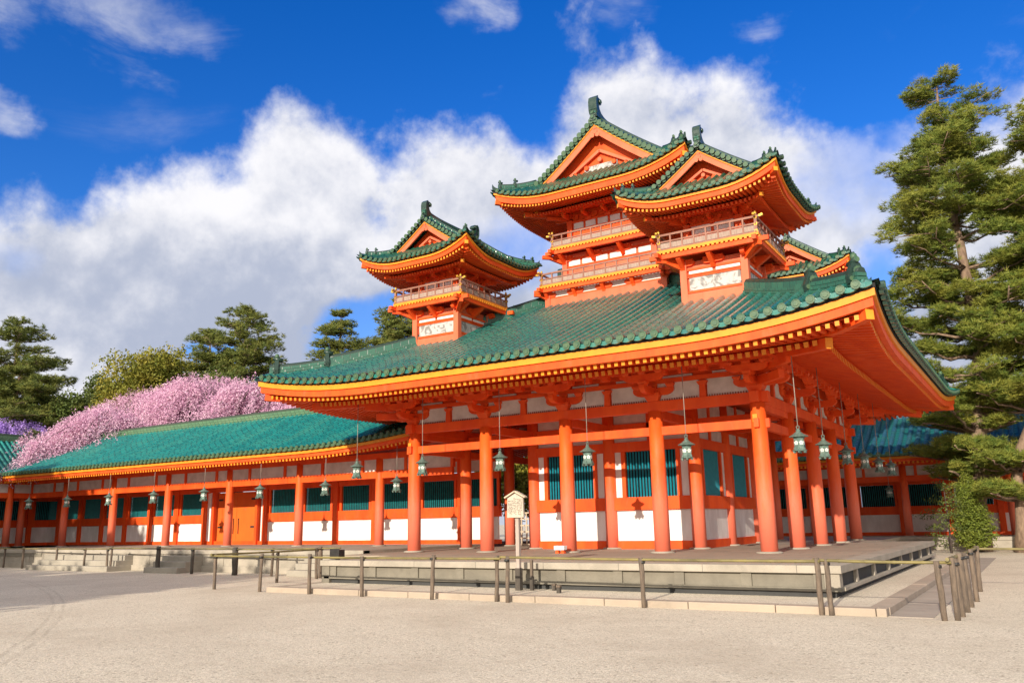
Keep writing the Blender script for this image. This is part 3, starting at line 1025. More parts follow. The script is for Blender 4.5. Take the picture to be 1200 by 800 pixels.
# ---- inner hall walls
def wall_bay(parent, T, width, style):
    """T(u, n, z): u 0..width along the wall, n outwards. style: dict with z levels"""
    c = .22
    s = style
    fr = MB()
    fr.beam(T(c - .03, .0, s['base'] / 2), T(width - c + .03, .0, s['base'] / 2), .16, s['base'], 0)
    zr = (s['mid0'] + s['mid1']) / 2
    fr.beam(T(0, .02, zr), T(width, .02, zr), .24, s['mid1'] - s['mid0'], 0)
    zt = (s['top0'] + s['top1']) / 2
    fr.beam(T(0, .02, zt), T(width, .02, zt), .22, s['top1'] - s['top0'], 0)
    w0, w1 = s['win']
    for (a, b) in ((w0 - .14, w0), (w1, w1 + .14)):
        fr.beam(T((a + b) / 2, .02, s['mid1']), T((a + b) / 2, .02, s['top0']), .14, b - a if False else .14, 0)
    # beams high on the wall
    fr.beam(T(0, .0, 3.98), T(width, .0, 3.98), .16, .22, 0)
    fr.beam(T(width / 2, .0, s['top1']), T(width / 2, .0, 4.95), .14, .16, 0)
    # iron nail covers
    for z in (zr, zt + .02):
        for u in (0.0, width):
            fr.tube([T(u, .135, z), T(u, .19 if z > 2 else .16, z)], .062, 10, 1)
    o = fr.build('wall_bay', ['verm', 'black'], parent, bevel=.006)
    p = MB()
    p.beam(T(c, -.01, (s['base'] + s['mid0']) / 2), T(width - c, -.01, (s['base'] + s['mid0']) / 2), .08, s['mid0'] - s['base'], 0)
    p.build('white_panel', 'plaster', o)
    p = MB()
    p.beam(T(c, -.01, (s['mid1'] + s['top0']) / 2), T(w0 - .14, -.01, (s['mid1'] + s['top0']) / 2), .08, s['top0'] - s['mid1'], 0)
    p.build('plaster_strip', 'plaster', o)
    p = MB()
    p.beam(T(w1 + .14, -.01, (s['mid1'] + s['top0']) / 2), T(width - c, -.01, (s['mid1'] + s['top0']) / 2), .08, s['top0'] - s['mid1'], 0)
    p.build('plaster_strip', 'plaster', o)
    p = MB()
    p.beam(T(c, -.02, 3.68), T(width - c, -.02, 3.68), .06, .40, 0)
    p.beam(T(c, -.02, 4.5), T(width - c, -.02, 4.5), .06, .82, 0)
    p.build('upper_plaster', 'plaster_old', o)
    window(o, T, w0, w1, s['mid1'], s['top0'], s.get('lat', 'lattice'))
    return o


def window(parent, T, u0, u1, z0, z1, lat, pitch=.105, bar=.058):
    b = MB()
    b.beam(T(u0, -.12, (z0 + z1) / 2), T(u1, -.12, (z0 + z1) / 2), .03, z1 - z0, 1)  # dark sheet painted in for the unlit space behind the bars
    n = max(3, int((u1 - u0) / pitch))
    for i in range(n):
        u = u0 + (i + .5) * (u1 - u0) / n
        pts = []
        for (a, c_) in ((-bar / 2, -.03), (0, .02), (bar / 2, -.03)):
            pts.append((a, c_))
        v = [T(u + a, c_ - .0, z0) for a, c_ in pts] + [T(u + a, c_, z1) for a, c_ in pts]
        b.add(v, [(0, 1, 4, 3), (1, 2, 5, 4), (2, 0, 3, 5)], 0)
    return b.build('lattice_window', [lat, 'dark'], parent)


core_style = dict(base=.26, mid0=1.24, mid1=1.66, top0=3.16, top1=3.48, win=(.60, 2.40))
side_style = dict(base=.26, mid0=1.24, mid1=1.66, top0=3.16, top1=3.48, win=(.62, 2.30))
for k in range(4):
    hu = 3.0 if k % 2 == 0 else 3.05
    for b in range(2):
        T = sideT(k, PAV, 3.0, 3.05, -hu + b * hu, 0)
        wall_bay(pav, T, hu, core_style if k % 2 == 0 else side_style)

# ---- veranda ceiling and tie beams from the hall to the outer columns
mb = MB()
mb.box((-12.0, 0.0, 5.05), (0, 12.2, 5.10), 0)
mb.build('veranda_ceiling', 'verm', pav)
for x in XS:
    for (ya, yb) in ((0.2, 2.85), (9.35, 12.0)):
        mb = MB()
        mb.beam((x, ya, 3.95), (x, yb, 3.95), .18, .26)
        mb.build('cross_beam', 'verm', pav)
for y in YS[1:4]:
    for (xa, xb) in ((-.2, -2.8), (-9.2, -11.8)):
        mb = MB()
        mb.beam((xa, y, 3.95), (xb, y, 3.95), .18, .26)
        mb.build('cross_beam', 'verm', pav)

# ---- main roof
ME = Eave(PAV, WX + 3.75, WY + 3.75, 5.42, .418, .0065, .50, 5.2, 2.4, .16, 7.35)
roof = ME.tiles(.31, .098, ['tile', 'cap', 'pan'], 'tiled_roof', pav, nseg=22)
mb = MB()
top = [(c, d) for c, d in ((-1, -1), (1, -1), (1, 1), (-1, 1))]
ring = [ME.diag(c, d, 7.35, .02) for c, d in top]
ring = ring + [ring[0]]
for i in range(4):
    pts = np.linspace(ring[i], ring[i + 1], 12)
    ridge_path(mb, pts, .42, .20, 0, .12)
mb.build('apron_ridge', 'ridge_old', roof)
for (c, d) in top:
    mb = MB()
    ridge_path(mb, [ME.diag(c, d, i, .05) for i in np.linspace(.35, 2.0, 9)], .30, .22, 0, .10, 3)
    ridge_path(mb, [ME.diag(c, d, i, .05) for i in np.linspace(1.55, 7.3, 18)], .32, .30, 0, .10, 5)
    hip = mb.build('hip_ridge', ['ridge', 'cap'], roof)
    mb = MB()
    demon_tile(mb, ME.diag(c, d, .50, .12), (c, d), .40)
    mb.build('ridge_end_tile', ['ridge', 'cap'], roof)
    mb = MB()
    demon_tile(mb, ME.diag(c, d, 1.62, .14), (c, d), .40)
    mb.build('ridge_end_tile', ['ridge', 'cap'], roof)
REACH = 3.75
mb = MB()
ME.board(mb, .10, .30, -.13, -.01, REACH, 2)  # dark strip painted in for the shaded gap under the tiles
ME.board(mb, .12, .26, -.295, -.13, REACH, 1)
ME.board(mb, .18, .34, -.50, -.297, REACH, 0)
mb.build('eave_board', ['verm', 'yellow', 'dark'], roof)
mb = MB()
ME.rafters(mb, .32, 1.55, -.50, -.27, REACH, .20, .095, .11, 0, 1)
ME.rafters(mb, 1.40, 3.72, -.48, .10, REACH, .20, .11, .13, 0, 1)
ME.sheet(mb, .30, 1.50, -.497, -.27, REACH, 0)
ME.sheet(mb, 1.44, 3.72, -.42, .12, REACH, 0)
ME.board(mb, 1.46, 1.56, -.42, -.27, REACH * 1.0 + 0, 0) if False else None
for k in range(4):
    a, b = ME.half(k)
    uu = np.linspace(-(a - 1.5), a - 1.5, 37)
    d = a - np.abs(uu)
    lf = ME.lift(d, 1.5, REACH)
    lo = ME.pos(k, uu, 1.44, ME.z0 - .425 + lf)
    hi = ME.pos(k, uu, 1.44, ME.z0 - .26 + lf)
    n = len(uu)
    mb.add(np.concatenate([lo, hi]), [(j, j + 1, n + j + 1, n + j) for j in range(n - 1)], 0)
mb.build('rafters', ['verm', 'yellow'], roof, fix=False)
for (c, d) in top:
    mb = MB()
    pts = [ME.diag(c, d, i, -.60 + .21 * (i - .2), REACH) for i in (.28, 1.0, 1.7)]
    mb.beam(pts[0], pts[1], .20, .24, 0, 1)
    mb.beam(pts[1], pts[2], .20, .24, 0)
    pts = [ME.diag(c, d, i, -.62 + .22 * (i - 1.4), REACH) for i in (1.32, 2.4, 3.7)]
    mb.beam(pts[0], pts[1], .20, .26, 0, 1)
    mb.beam(pts[1], pts[2], .20, .26, 0)
    mb.build('hip_rafter', ['verm', 'yellow'], roof)


# ================================================================== TOWERS
def gable_roof(parent, ax, ay, z0, mm, q, L, D0, sg, ov, wz, pitch, rr, kk, shib):
    """hip-and-gable roof centred on the origin, ridge along y"""
    E = Eave((0, 0), ax, ay, z0, mm, q, L, D0, 2.2, .10 * kk, ax, sg)
    rf = E.tiles(pitch, rr, ['tile_dark', 'cap', 'pan'], 'tiled_roof', parent, world=False, nseg=12)
    reach = ov
    mb = MB()
    E.board(mb, .07, .2, -.09, 0.0, reach, 2)  # dark strip stands in for shade below the tile edge
    E.board(mb, .08, .18, -.16, -.085, reach, 1)
    E.board(mb, .13, .24, -.16 - .24 * kk, -.155, reach, 0)
    mb.build('eave_board', ['verm', 'yellow', 'dark'], rf, world=False)
    zb = -.16 - .24 * kk
    mb = MB()
    E.rafters(mb, .18, ov * .5, zb, zb + ov * .06, reach, .125, .06, .075, 0, 1)
    E.rafters(mb, ov * .46, ov - .02, zb - .05, zb + ov * .10, reach, .125, .06, .08, 0, 0)
    E.sheet(mb, .17, ov * .5, zb, zb + ov * .06, reach, 0)
    E.sheet(mb, ov * .45, ov, zb - .05, zb + ov * .10, reach, 0)
    mb.build('rafters', ['verm', 'yellow'], rf, world=False, fix=False)
    for c in (-1, 1):
        for d in (-1, 1):
            mb = MB()
            p0, p1 = E.diag(c, d, .12, zb - .02, reach), E.diag(c, d, ov, zb + .1, reach)
            mb.beam(p0, p1, .15 * kk + .03, .17 * kk + .02, 0, 1)
            p0, p1 = E.diag(c, d, ov * .42, zb - .10, reach), E.diag(c, d, ov, zb + .0, reach)
            mb.beam(p0, p1, .15 * kk + .03, .16 * kk + .02, 0, 1)
            mb.build('hip_rafter', ['verm', 'yellow'], rf, world=False)
            mb = MB()
            pts = [E.diag(c, d, i, .03) for i in np.linspace(.2, sg + .05, 8)]
            ridge_path(mb, pts, .20 * kk, .17 * kk, 0, .07 * kk, 2)
            demon_tile(mb, E.diag(c, d, sg * .55, .16 * kk), (c, d), .24 * kk)
            demon_tile(mb, E.diag(c, d, .24, .08), (c, d), .24 * kk)
            horn_tile(mb, E.diag(c, d, .10, .02), (c, d), .22 * kk)
            mb.build('hip_ridge', ['tile_dark', 'cap'], rf, world=False)
    # ridge with finials
    yg = ay - sg
    zr = float(E.surf(ax, ay)) + .02
    mb = MB()
    ys = np.linspace(-yg - .12, yg + .12, 15)
    pts = np.stack([np.zeros(15), ys, zr + .20 * kk * (np.abs(ys) / yg) ** 3], -1)
    ridge_path(mb, pts, .26 * kk, .26 * kk, 0, .09 * kk, 3)
    mb.build('top_ridge', ['tile_dark', 'cap'], rf, world=False)
    for d in (-1, 1):
        mb = MB()
        shibi(mb, (0, d * (yg + .0), zr + .30 * kk), (0, -d), shib)
        demon_tile(mb, (0, d * (yg + .16), zr - .06), (0, d), .26 * kk)
        mb.build('ridge_finial', ['tile_dark', 'cap'], rf, world=False)
        # gable
        gb = MB()
        prof = []
        ss = np.linspace(sg * .96, ax, 12)
        for c in (-1, 1):
            xs = [c * (ax - s_) for s_ in ss]
            zs = [float(E.surf(s_, ay)) for s_ in ss]
            # broad vermilion barge board with a yellow edge
            for (lo, hi, yy, th, m_) in ((-.58 * kk, -.27 * kk, .03, .06, 0), (-.27 * kk, -.21 * kk, .06, .10, 1), (-.21 * kk, .05 * kk, .05, .09, 2)):
                V = []
                for x, z in zip(xs, zs):
                    V += [(x, d * (yg + yy), z + lo), (x, d * (yg + yy), z + hi), (x, d * (yg + yy - th), z + hi), (x, d * (yg + yy - th), z + lo)]
                F = [(4 * i + a, 4 * i + (a + 1) % 4, 4 * i + 4 + (a + 1) % 4, 4 * i + 4 + a) for i in range(11) for a in range(4)]
                gb.add(V, F, m_)
        # recessed field
        poly = [(-(ax - s_), float(E.surf(s_, ay)) - .22 * kk) for s_ in ss] + [((ax - s_), float(E.surf(s_, ay)) - .22 * kk) for s_ in ss[::-1][1:]]
        zlow = float(E.surf(sg, ay)) - .12
        poly = [(a, max(b, zlow)) for a, b in poly]
        gb.prism(poly, lambda a, b, t: (a, d * t, b), yg - .48, yg - .42, 3)
        gable = gb.build('gable', ['verm_pink', 'yellow', 'dark', 'verm'], rf, world=False)
        # pendant and frog-leg strut
        pm = MB()
        za = float(E.surf(ax, ay))
        zc = za - .52 * kk
        for (px, pz, r_) in ((0, 0, .085), (-.085, -.12, .075), (.085, -.12, .075), (0, .12, .06)):
            pm.tube([(px * kk * 1.3, d * (yg + .02), zc + pz * kk * 1.3), (px * kk * 1.3, d * (yg + .06), zc + pz * kk * 1.3)], r_ * kk * 1.3, 9, 0, smooth=False)
        h_ = (za - zlow)
        for c in (-1, 1):
            pm.beam((0, d * (yg - .30), za - h_ * .50), (c * h_ * .75, d * (yg - .30), zlow + .12 * kk), .08, .12 * kk, 0)
        pm.beam((-h_ * .8, d * (yg - .29), zlow + .09 * kk), (h_ * .8, d * (yg - .29), zlow + .09 * kk), .08, .12 * kk, 0)
        for (qx, qz) in ((-.16, .20), (.16, .20), (0, .30), (-.30, .12), (.30, .12)):
            pm.tube([(qx * h_ * 1.6, d * (yg - .36), zlow + qz * h_ + .08), (qx * h_ * 1.6, d * (yg - .26), zlow + qz * h_ + .08)], .10 * kk, 8, 1 if qx else 0, smooth=False)
        pm.cbox((0, d * (yg - .38), zlow + h_ * .20), (h_ * .62, .04, h_ * .14), 2)
        pm.build('gable_pendant', ['verm_pink', 'verm', 'relief'], gable, world=False)
        # verge: a roll down the slope edge with tile ends looking outwards
        vb = MB()
        for c in (-1, 1):
            s2 = np.linspace(sg * .75, ax, 14)
            pts = np.array([(c * (ax - s_), d * (yg + .02), float(E.surf(s_, ay)) + .06) for s_ in s2])
            vb.tube(pts, .075 * kk + .01, 8, 0)
            pts2 = pts + [0, -d * .30 * kk, .06]
            ridge_path(vb, pts2, .18 * kk, .10 * kk, 0, .07 * kk, 2)
            ln = np.concatenate([[0], np.cumsum(np.linalg.norm(np.diff(pts, axis=0), axis=1))])
            for t_ in np.arange(.1, ln[-1], .23 * (kk * .5 + .5)):
                x = np.interp(t_, ln, pts[:, 0])
                z = np.interp(t_, ln, pts[:, 2])
                vb.tube([(x, d * (yg - .05), z - .02), (x, d * (yg + .18), z - .07 * kk)], .105 * kk + .008, 10, 0, cap_m=1, smooth=False)
                vb.tube([(x, d * (yg - .0), z - .15 * kk), (x, d * (yg + .12), z - .19 * kk)], .085 * kk, 8, 0, cap_m=1, smooth=False)
        vb.build('verge_tiles', ['tile_dark', 'cap'], rf, world=False)
    return rf


def railing(parent, hx, hy, z, h, ov=.16, gap=.42):
    mb = MB()
    n_x, n_y = max(2, int(round(2 * hx / gap))), max(2, int(round(2 * hy / gap)))
    for k in range(4):
        hu = hx if k % 2 == 0 else hy
        n = n_x if k % 2 == 0 else n_y
        T = sideT(k, (0, 0), hx, hy, 0, z)
        e = .001 * k
        for zz, th in ((.06, .055), (.55, .045), (.96, .06)):
            oo = ov if zz > .9 else ov * .5
            mb.beam(T(-hu - oo, 0, zz * h + e), T(hu + oo, 0, zz * h + e), th * .9 + e, th, 0)
            for s_ in (-1, 1):
                if zz > .9:
                    mb.beam(T(s_ * (hu + oo - .06), 0, zz * h + e), T(s_ * (hu + oo + .05), 0, zz * h + .03 + e), th * 1.06, th * 1.06, 1)
        for j in range(1, n):
            u = -hu + 2 * hu * j / n
            mb.beam(T(u, 0, 0), T(u, 0, h * .93), .045, .05, 0)
        mb.beam(T(-hu, 0, h * .30), T(hu, 0, h * .30), .02, h * .32, 2)
        mb.beam(T(-hu, 0, -.02), T(-hu, 0, h * 1.1), .075, .075, 0)
        for zz in (.1, .52, .9):
            mb.beam(T(-hu, 0, h * zz - .04), T(-hu, 0, h * zz + .04), .082, .082, 1)
        mb.lathe([(.035, 0), (.045, .03), (.022, .08), (.004, .10)], T(-hu, 0, h * 1.1), 8, 1)
    return mb.build('railing', ['rail', 'gold', 'infill'], parent, world=False)


def balcony(parent, hx, hy, z, body_x, body_y, drop):
    """floor with a yellow toothed rim on curved arms"""
    mb = MB()
    mb.box((-hx, -hy, z - .05), (hx, hy, z), 0)
    for k in range(4):
        hu = hx if k % 2 == 0 else hy
        T = sideT(k, (0, 0), hx, hy, 0, z)
        mb.beam(T(-hu - .02, .012, -.035), T(hu + .02, .012, -.035), .03, .075, 1)
        n = int(2 * hu / .13)
        for j in range(n):
            u = -hu + (j + .5) * 2 * hu / n
            mb.beam(T(u - .035, .02, -.10), T(u + .035, .02, -.10), .05, .055, 1)
        mb.beam(T(-hu - .28, -.05, -.19), T(hu + .28, -.05, -.19), .12, .13, 0)
    fl = mb.build('balcony_floor', ['verm', 'yellow'], parent, world=False)
    for k in range(4):
        hu_b, hn_b = (body_x, body_y) if k % 2 == 0 else (body_y, body_x)
        hn = hy if k % 2 == 0 else hx
        reach = hn - hn_b - .08
        T = sideT(k, (0, 0), body_x, body_y, 0, z - .26)
        nb = max(2, int(round(2 * hu_b / 1.1)) + 1)
        for j in range(nb):
            if j == nb - 1:
                continue
            mb = MB()
            u = -hu_b + 2 * hu_b * j / (nb - 1)
            prof = [(-.05, -drop), (.06, -drop), (reach * .35, -drop * .72), (reach * .75, -drop * .35), (reach, -drop * .1), (reach, .02), (-.05, .02)]
            mb.prism(prof, lambda a, b, t: T(u + t, a, b), -.065, .065, 0)
            mb.prism([(a * .34, -drop * .55 + b * .12) for a, b in ARM], lambda a, b, t: T(u + a, .02 + t, b), -.06, .06, 0)
            mb.beam(T(u - .30, .02, -drop * .1), T(u + .30, .02, -drop * .1), .14, .09, 0)
            if j == 0:
                (nx, ny), _ = SIDES[k]
                (mx, my), _ = SIDES[(k + 3) % 4]
                dd = np.array([nx + mx, ny + my, 0.0])
                c0 = T(u, 0, 0)
                mb.beam(c0 + [0, 0, -drop * .75], c0 + dd * reach * .8 + np.array([0, 0, -.05]), .13, .14, 0)
                mb.beam(c0 + [0, 0, -.05], c0 + dd * (reach + .12) + np.array([0, 0, -.04]), .13, .13, 0)
            mb.build('balcony_bracket', ['verm'], fl, world=False)
    return fl


def tower_walls(parent, hx, hy, z0, z1, panels, name='tower_wall', sill=None, post=.12, mt='verm_pink', deco=False, nx=1):
    """square timber body; panels = list of (zlo, zhi, n) rows of white fields"""
    mb = MB()
    mb.box((-hx + .02, -hy + .02, z0), (hx - .02, hy - .02, z1), 0)
    if sill:
        zs, ws = sill
        mb.hexa([(-hx - ws, -hy - ws, z0 - .25), (hx + ws, -hy - ws, z0 - .25), (hx + ws, hy + ws, z0 - .25), (-hx - ws, hy + ws, z0 - .25)],
                [(-hx - ws * .5, -hy - ws * .5, zs), (hx + ws * .5, -hy - ws * .5, zs), (hx + ws * .5, hy + ws * .5, zs), (-hx - ws * .5, hy + ws * .5, zs)], 0)
    for k in range(4):
        hu = hx if k % 2 == 0 else hy
        T = sideT(k, (0, 0), hx, hy, 0, 0)
        mb.beam(T(-hu, 0, z0), T(-hu, 0, z1), post * 2, post * 2, 0)
    o = mb.build(name, [mt], parent, world=False)
    for (a, b, n) in panels:
        for k in range(4):
            hu = (hx if k % 2 == 0 else hy) - post
            T = sideT(k, (0, 0), hx, hy, 0, 0)
            for j in range(n):
                u0, u1 = -hu + 2 * hu * j / n + .05, -hu + 2 * hu * (j + 1) / n - .05
                pm = MB()
                pm.beam(T(u0, .0, (a + b) / 2), T(u1, .0, (a + b) / 2), .03, b - a, 0)
                pm.build('white_panel', 'relief' if deco and n == 1 else 'plaster', o, world=False)
            for zz in (a - .04, b + .03):
                pm = MB()
                pm.beam(T(-hu, .015, zz), T(hu, .015, zz), .06, .07, 0)
                pm.build('rail_beam', 'verm', o, world=False)
    return o


def m_relief():
    m_, t, b = mat('carved_white_panel')
    p = pos(t)
    n = t.noise(p, 3.4, 6, 0.62, 1.6)
    c = t.mix(t.smooth(n, 0.47, 0.60, 0.0, .8), (0.46, 0.44, 0.42), (0.16, 0.145, 0.135))
    t.l.new(c, b.inputs['Base Color'])
    b.inputs['Roughness'].default_value = 0.85
    bump(t, b, n, 0.8, 0.05)
    return m_


M['relief'] = m_relief()


def tower_brackets(parent, hx, hy, z, k, fwd, nmid, name='bracket'):
    for s_ in range(4):
        hu = hx if s_ % 2 == 0 else hy
        for j in range(nmid + 1):
            mb = MB()
            u = -hu + 2 * hu * j / (nmid + 1)
            T = sideT(s_, (0, 0), hx, hy, u, z)
            bracket(mb, T, k, fwd)
            if j == 0:
                s2 = (s_ + 3) % 4
                T2 = sideT(s2, (0, 0), hx, hy, hx if s2 % 2 == 0 else hy, z + .002)
                bracket(mb, T2, k, fwd)
                (nx, ny), _ = SIDES[s_]
                (mx, my), _ = SIDES[s2]
                dd = np.array([nx + mx, ny + my, 0.0])
                c0 = T(0, 0, 0)
                mb.beam(c0 + [0, 0, .27 * k], c0 + dd * fwd * 1.2 + np.array([0, 0, .27 * k]), .15 * k, .2 * k, 0)
                mb.beam(c0 + [0, 0, .55 * k], c0 + dd * fwd * 1.7 + np.array([0, 0, .58 * k]), .16 * k, .2 * k, 0, None)
                e = c0 + dd * fwd * 1.7 + np.array([0, 0, .58 * k])
                mb.cbox(e, (.17 * k, .17 * k, .23 * k), 1)
            mb.build(name, ['verm', 'yellow'], parent, world=False)


# corner tower, built once round the origin (z measured from the pavilion floor)
ct = empty('corner_tower', (0, 0, 0), pav)
tower_walls(ct, .91, .91, 7.10, 8.35, [(7.46, 7.86, 1), (7.97, 8.07, 2)], 'tower_base', (7.36, .14), .10, deco=True)
balcony(ct, 1.48, 1.48, 8.66, .91, .91, .34)
railing(ct, 1.44, 1.44, 8.66, .50, .16, .38)
up_ = tower_walls(ct, .78, .78, 8.66, 10.0, [(9.20, 9.46, 2)], 'upper_wall', None, .09, 'verm')
tower_brackets(up_, .78, .78, 9.44, .50, .34, 1)
gable_roof(ct, 2.39, 2.39, 9.98, .56, .045, .50, 1.8, .82, 1.58, 9.9, .215, .066, .62, .38)
OFF = 0.93
spots = [(-OFF, OFF), (-12 + OFF, OFF), (-OFF, 12.2 - OFF - .35), (-12 + OFF, 12.2 - OFF - .35)]
for i, (x, y) in enumerate(spots):
    o = ct if i == 0 else copy_tree(ct, pav)
    o.location = (x - PAV[0], y - PAV[1], 0)

# central tower
cen = empty('central_tower', (0, 0, 0), pav)
tower_walls(cen, 2.30, 2.85, 8.6, 9.40, [(9.04, 9.27, 4)], 'tower_base', (8.98, .10), .10)
balcony(cen, 2.44, 3.2, 9.44, 2.30, 2.85, .26)
railing(cen, 2.40, 3.16, 9.44, .46, .2, .42)
tower_walls(cen, 1.80, 2.35, 9.42, 10.75, [(10.28, 10.50, 6)], 'middle_wall', None, .10)
balcony(cen, 2.06, 2.95, 10.92, 1.80, 2.35, .34)
railing(cen, 2.03, 2.92, 10.92, .50, .2, .42)
up_ = tower_walls(cen, 1.62, 2.2, 10.92, 12.75, [(11.75, 12.0, 6)], 'upper_wall', None, .10, 'verm')
tower_brackets(up_, 1.62, 2.2, 12.0, .62, .55, 3)
gable_roof(cen, 3.80, 4.2, 12.68, .60, .037, .56, 2.5, 1.15, 2.05, 12.6, .225, .072, .9, .55)


# ================================================================== CORRIDORS
def corridor(name, label, O, U, N, z, roof_u, cols, bays, doors=(), floor_u=None, tile='tile_teal', steps=(), floor_out=7.4,
             lift_end=None, trim_left=None, back=True, lat='lattice_green', drop=-.8, EV=4.6, pitch=.30, rr=.082):
    """roofed corridor with a wall in the middle. O origin on the wall line, U along, N outwards (unit, plan)"""
    root = empty(name, (O[0], O[1], z))
    tag(root, label, 'building')
    U = np.array([U[0], U[1], 0.0])
    N = np.array([N[0], N[1], 0.0])
    O3 = np.array([O[0], O[1], z])

    def T(u, n, h):
        return O3 + U * u + N * n + np.array([0, 0, h])
    u0, u1 = roof_u
    E0, Q = 3.90, .02                       # eave height, curvature
    MM = (2.20 - Q * EV * EV) / EV

    def lf(u):
        if lift_end is None:
            return 0.0
        e, ln, amt = lift_end
        return amt * max(0.0, 1 - abs(e - u) / ln) ** 2

    def surf(s, u):
        return E0 + MM * s + Q * s * s + lf(u) * max(0, 1 - s / EV)
    # floor
    fu = floor_u or roof_u
    mb = MB()
    mb.beam(T((fu[0] + fu[1]) / 2, floor_out / 2 - 2.0, -.06), T((fu[0] + fu[1]) / 2, floor_out / 2 - 2.0, -.06) + U * .001, floor_out + 4.0, .12, 0) if False else None
    lo = [T(fu[0], floor_out, drop), T(fu[1], floor_out, drop), T(fu[1], -4, drop), T(fu[0], -4, drop)]
    hi = [T(fu[0], floor_out, 0), T(fu[1], floor_out, 0), T(fu[1], -4, 0), T(fu[0], -4, 0)]
    mb.hexa(lo, hi, 0)
    fl = mb.build('stone_floor', 'stone', root)
    if steps:
        for (a, b, kind) in steps:
            mb = MB()
            if kind == 'stairs':
                for i in range(3):
                    n1 = floor_out + .38 * (3 - i)
                    h1 = -.20 * (3 - i) + .0
                    aa, bb, nb_ = a + .012 * i, b - .012 * i, floor_out - .2 - .012 * i
                    mb.hexa([T(aa, nb_, drop), T(bb, nb_, drop), T(bb, n1, drop), T(aa, n1, drop)],
                            [T(aa, nb_, h1), T(bb, nb_, h1), T(bb, n1, h1), T(aa, n1, h1)], 0)
                mb.build('stone_stairs', 'step', root, bevel=.012)
            else:
                mb.hexa([T(a, floor_out, -.30), T(b, floor_out, -.30), T(b, floor_out + .03, -.30), T(a, floor_out + .03, -.30)],
                        [T(a, floor_out, -.14), T(b, floor_out, -.14), T(b, floor_out + .03, -.14), T(a, floor_out + .03, -.14)], 0)
                mb.build('stone_course', 'stone_panel', root)
        mb = MB()
        mb.hexa([T(fu[0], floor_out - .3, -.15), T(fu[1], floor_out - .3, -.15), T(fu[1], floor_out + .05, -.15), T(fu[0], floor_out + .05, -.15)],
                [T(fu[0], floor_out - .3, .006), T(fu[1], floor_out - .3, .006), T(fu[1], floor_out + .05, .006), T(fu[0], floor_out + .05, .006)], 0)
        for u in np.arange(fu[0] + .8, fu[1] - .3, 2.25):
            mb.hexa([T(u, floor_out - .1, drop), T(u + .2, floor_out - .1, drop), T(u + .2, floor_out + .025, drop), T(u, floor_out + .025, drop)],
                    [T(u, floor_out - .1, -.15), T(u + .2, floor_out - .1, -.15), T(u + .2, floor_out + .025, -.15), T(u, floor_out + .025, -.15)], 0)
        mb.hexa([T(fu[0], floor_out, drop), T(fu[1], floor_out, drop), T(fu[1], floor_out + .07, drop), T(fu[0], floor_out + .07, drop)],
                [T(fu[0], floor_out, -.58), T(fu[1], floor_out, -.58), T(fu[1], floor_out + .07, -.58), T(fu[0], floor_out + .07, -.58)], 0)
        mb.build('edge_stones', 'stone', fl, bevel=.01)
    # columns, beams
    for u in cols:
        mb = MB()
        p = T(u, 2.55, 0)
        mb.lathe([(.185, 0), (.185, 1.4), (.175, 2.6), (.165, 3.45)], p, 18, 0)
        mb.lathe([(.27, -.01), (.27, .03), (.2, .04)], p, 16, 1)
        mb.build('column', ['verm_col', 'stone'], root)
    c0, c1 = roof_u[0] + .5, roof_u[1] - .4
    for (za, zb, w_, nm) in ((2.66, 2.94, .17, 'tie_beam'), (3.42, 3.66, .22, 'head_beam')):
        mb = MB()
        mb.beam(T(c0, 2.55, (za + zb) / 2), T(c1, 2.55, (za + zb) / 2), w_, zb - za)
        mb.build(nm, 'verm', root)
    mb = MB()
    mb.beam(T(c0, 2.54, 3.18), T(c1, 2.54, 3.18), .05, .48, 0)
    n = int((c1 - c0) / 2.25)
    for i in range(n + 1):
        u = c0 + (c1 - c0) * i / n
        mb.beam(T(u, 2.55, 2.94), T(u, 2.55, 3.42), .13, .16, 1)
    mb.build('frieze_panel', ['plaster_old', 'verm'], root)
    # wall
    for (a, b, kind) in bays:
        fr = MB()
        zr0, zr1, zt0, zt1, zb = 1.06, 1.48, 2.58, 2.86, .17
        for (lo_, hi_, th) in ((0, zb, .15), (zr0, zr1, .20), (zt0, zt1, .18), (3.35, 3.6, .18)):
            if kind == 'door' and lo_ == zr0:
                continue
            fr.beam(T(a, .0, (lo_ + hi_) / 2), T(b, .0, (lo_ + hi_) / 2), th, hi_ - lo_, 0)
        fr.beam(T(a, 0.005, 0), T(a, 0.005, 3.9), .28, .28, 0)
        if kind != 'door':
            half = (b - a) / 2
            w0, w1 = a + half - .82, a + half + .82
            for e in (w0 - .07, w1 + .07):
                fr.beam(T(e, .005, zr1), T(e, .005, zt0), .12, .14, 0)
            o = fr.build('wall_bay', ['verm'], root, bevel=.006)
            p = MB()
            p.beam(T(a + .1, -.01, (zb + zr0) / 2), T(b - .1, -.01, (zb + zr0) / 2), .07, zr0 - zb, 0)
            p.build('white_panel', 'plaster', o)
            for (x0, x1) in ((a + .1, w0 - .13), (w1 + .13, b - .1)):
                p = MB()
                p.beam(T(x0, -.02, (zr1 + zt0) / 2), T(x1, -.02, (zr1 + zt0) / 2), .06, zt0 - zr1, 0)
                p.build('side_board', 'verm', o)
            window(o, T, w0, w1, zr1, zt0, lat, .10, .042)
        else:
            o = fr.build('wall_bay', ['verm'], root)
            d0, d1 = a + .95, b - .75
            mid = (d0 + d1) / 2
            for e0, e1 in ((a + .14, a + .40), (b - .36, b - .14)):
                p = MB()
                p.beam(T(e0, -.01, 1.37), T(e1, -.01, 1.37), .07, 2.4, 0)
                p.build('plaster_strip', 'plaster', o)
            for e in (d0 - .2, d1 + .2):
                p = MB()
                p.beam(T(e, .01, 0.0), T(e, .01, zt0), .16, .36, 0)
                p.build('door_frame', 'verm', o)
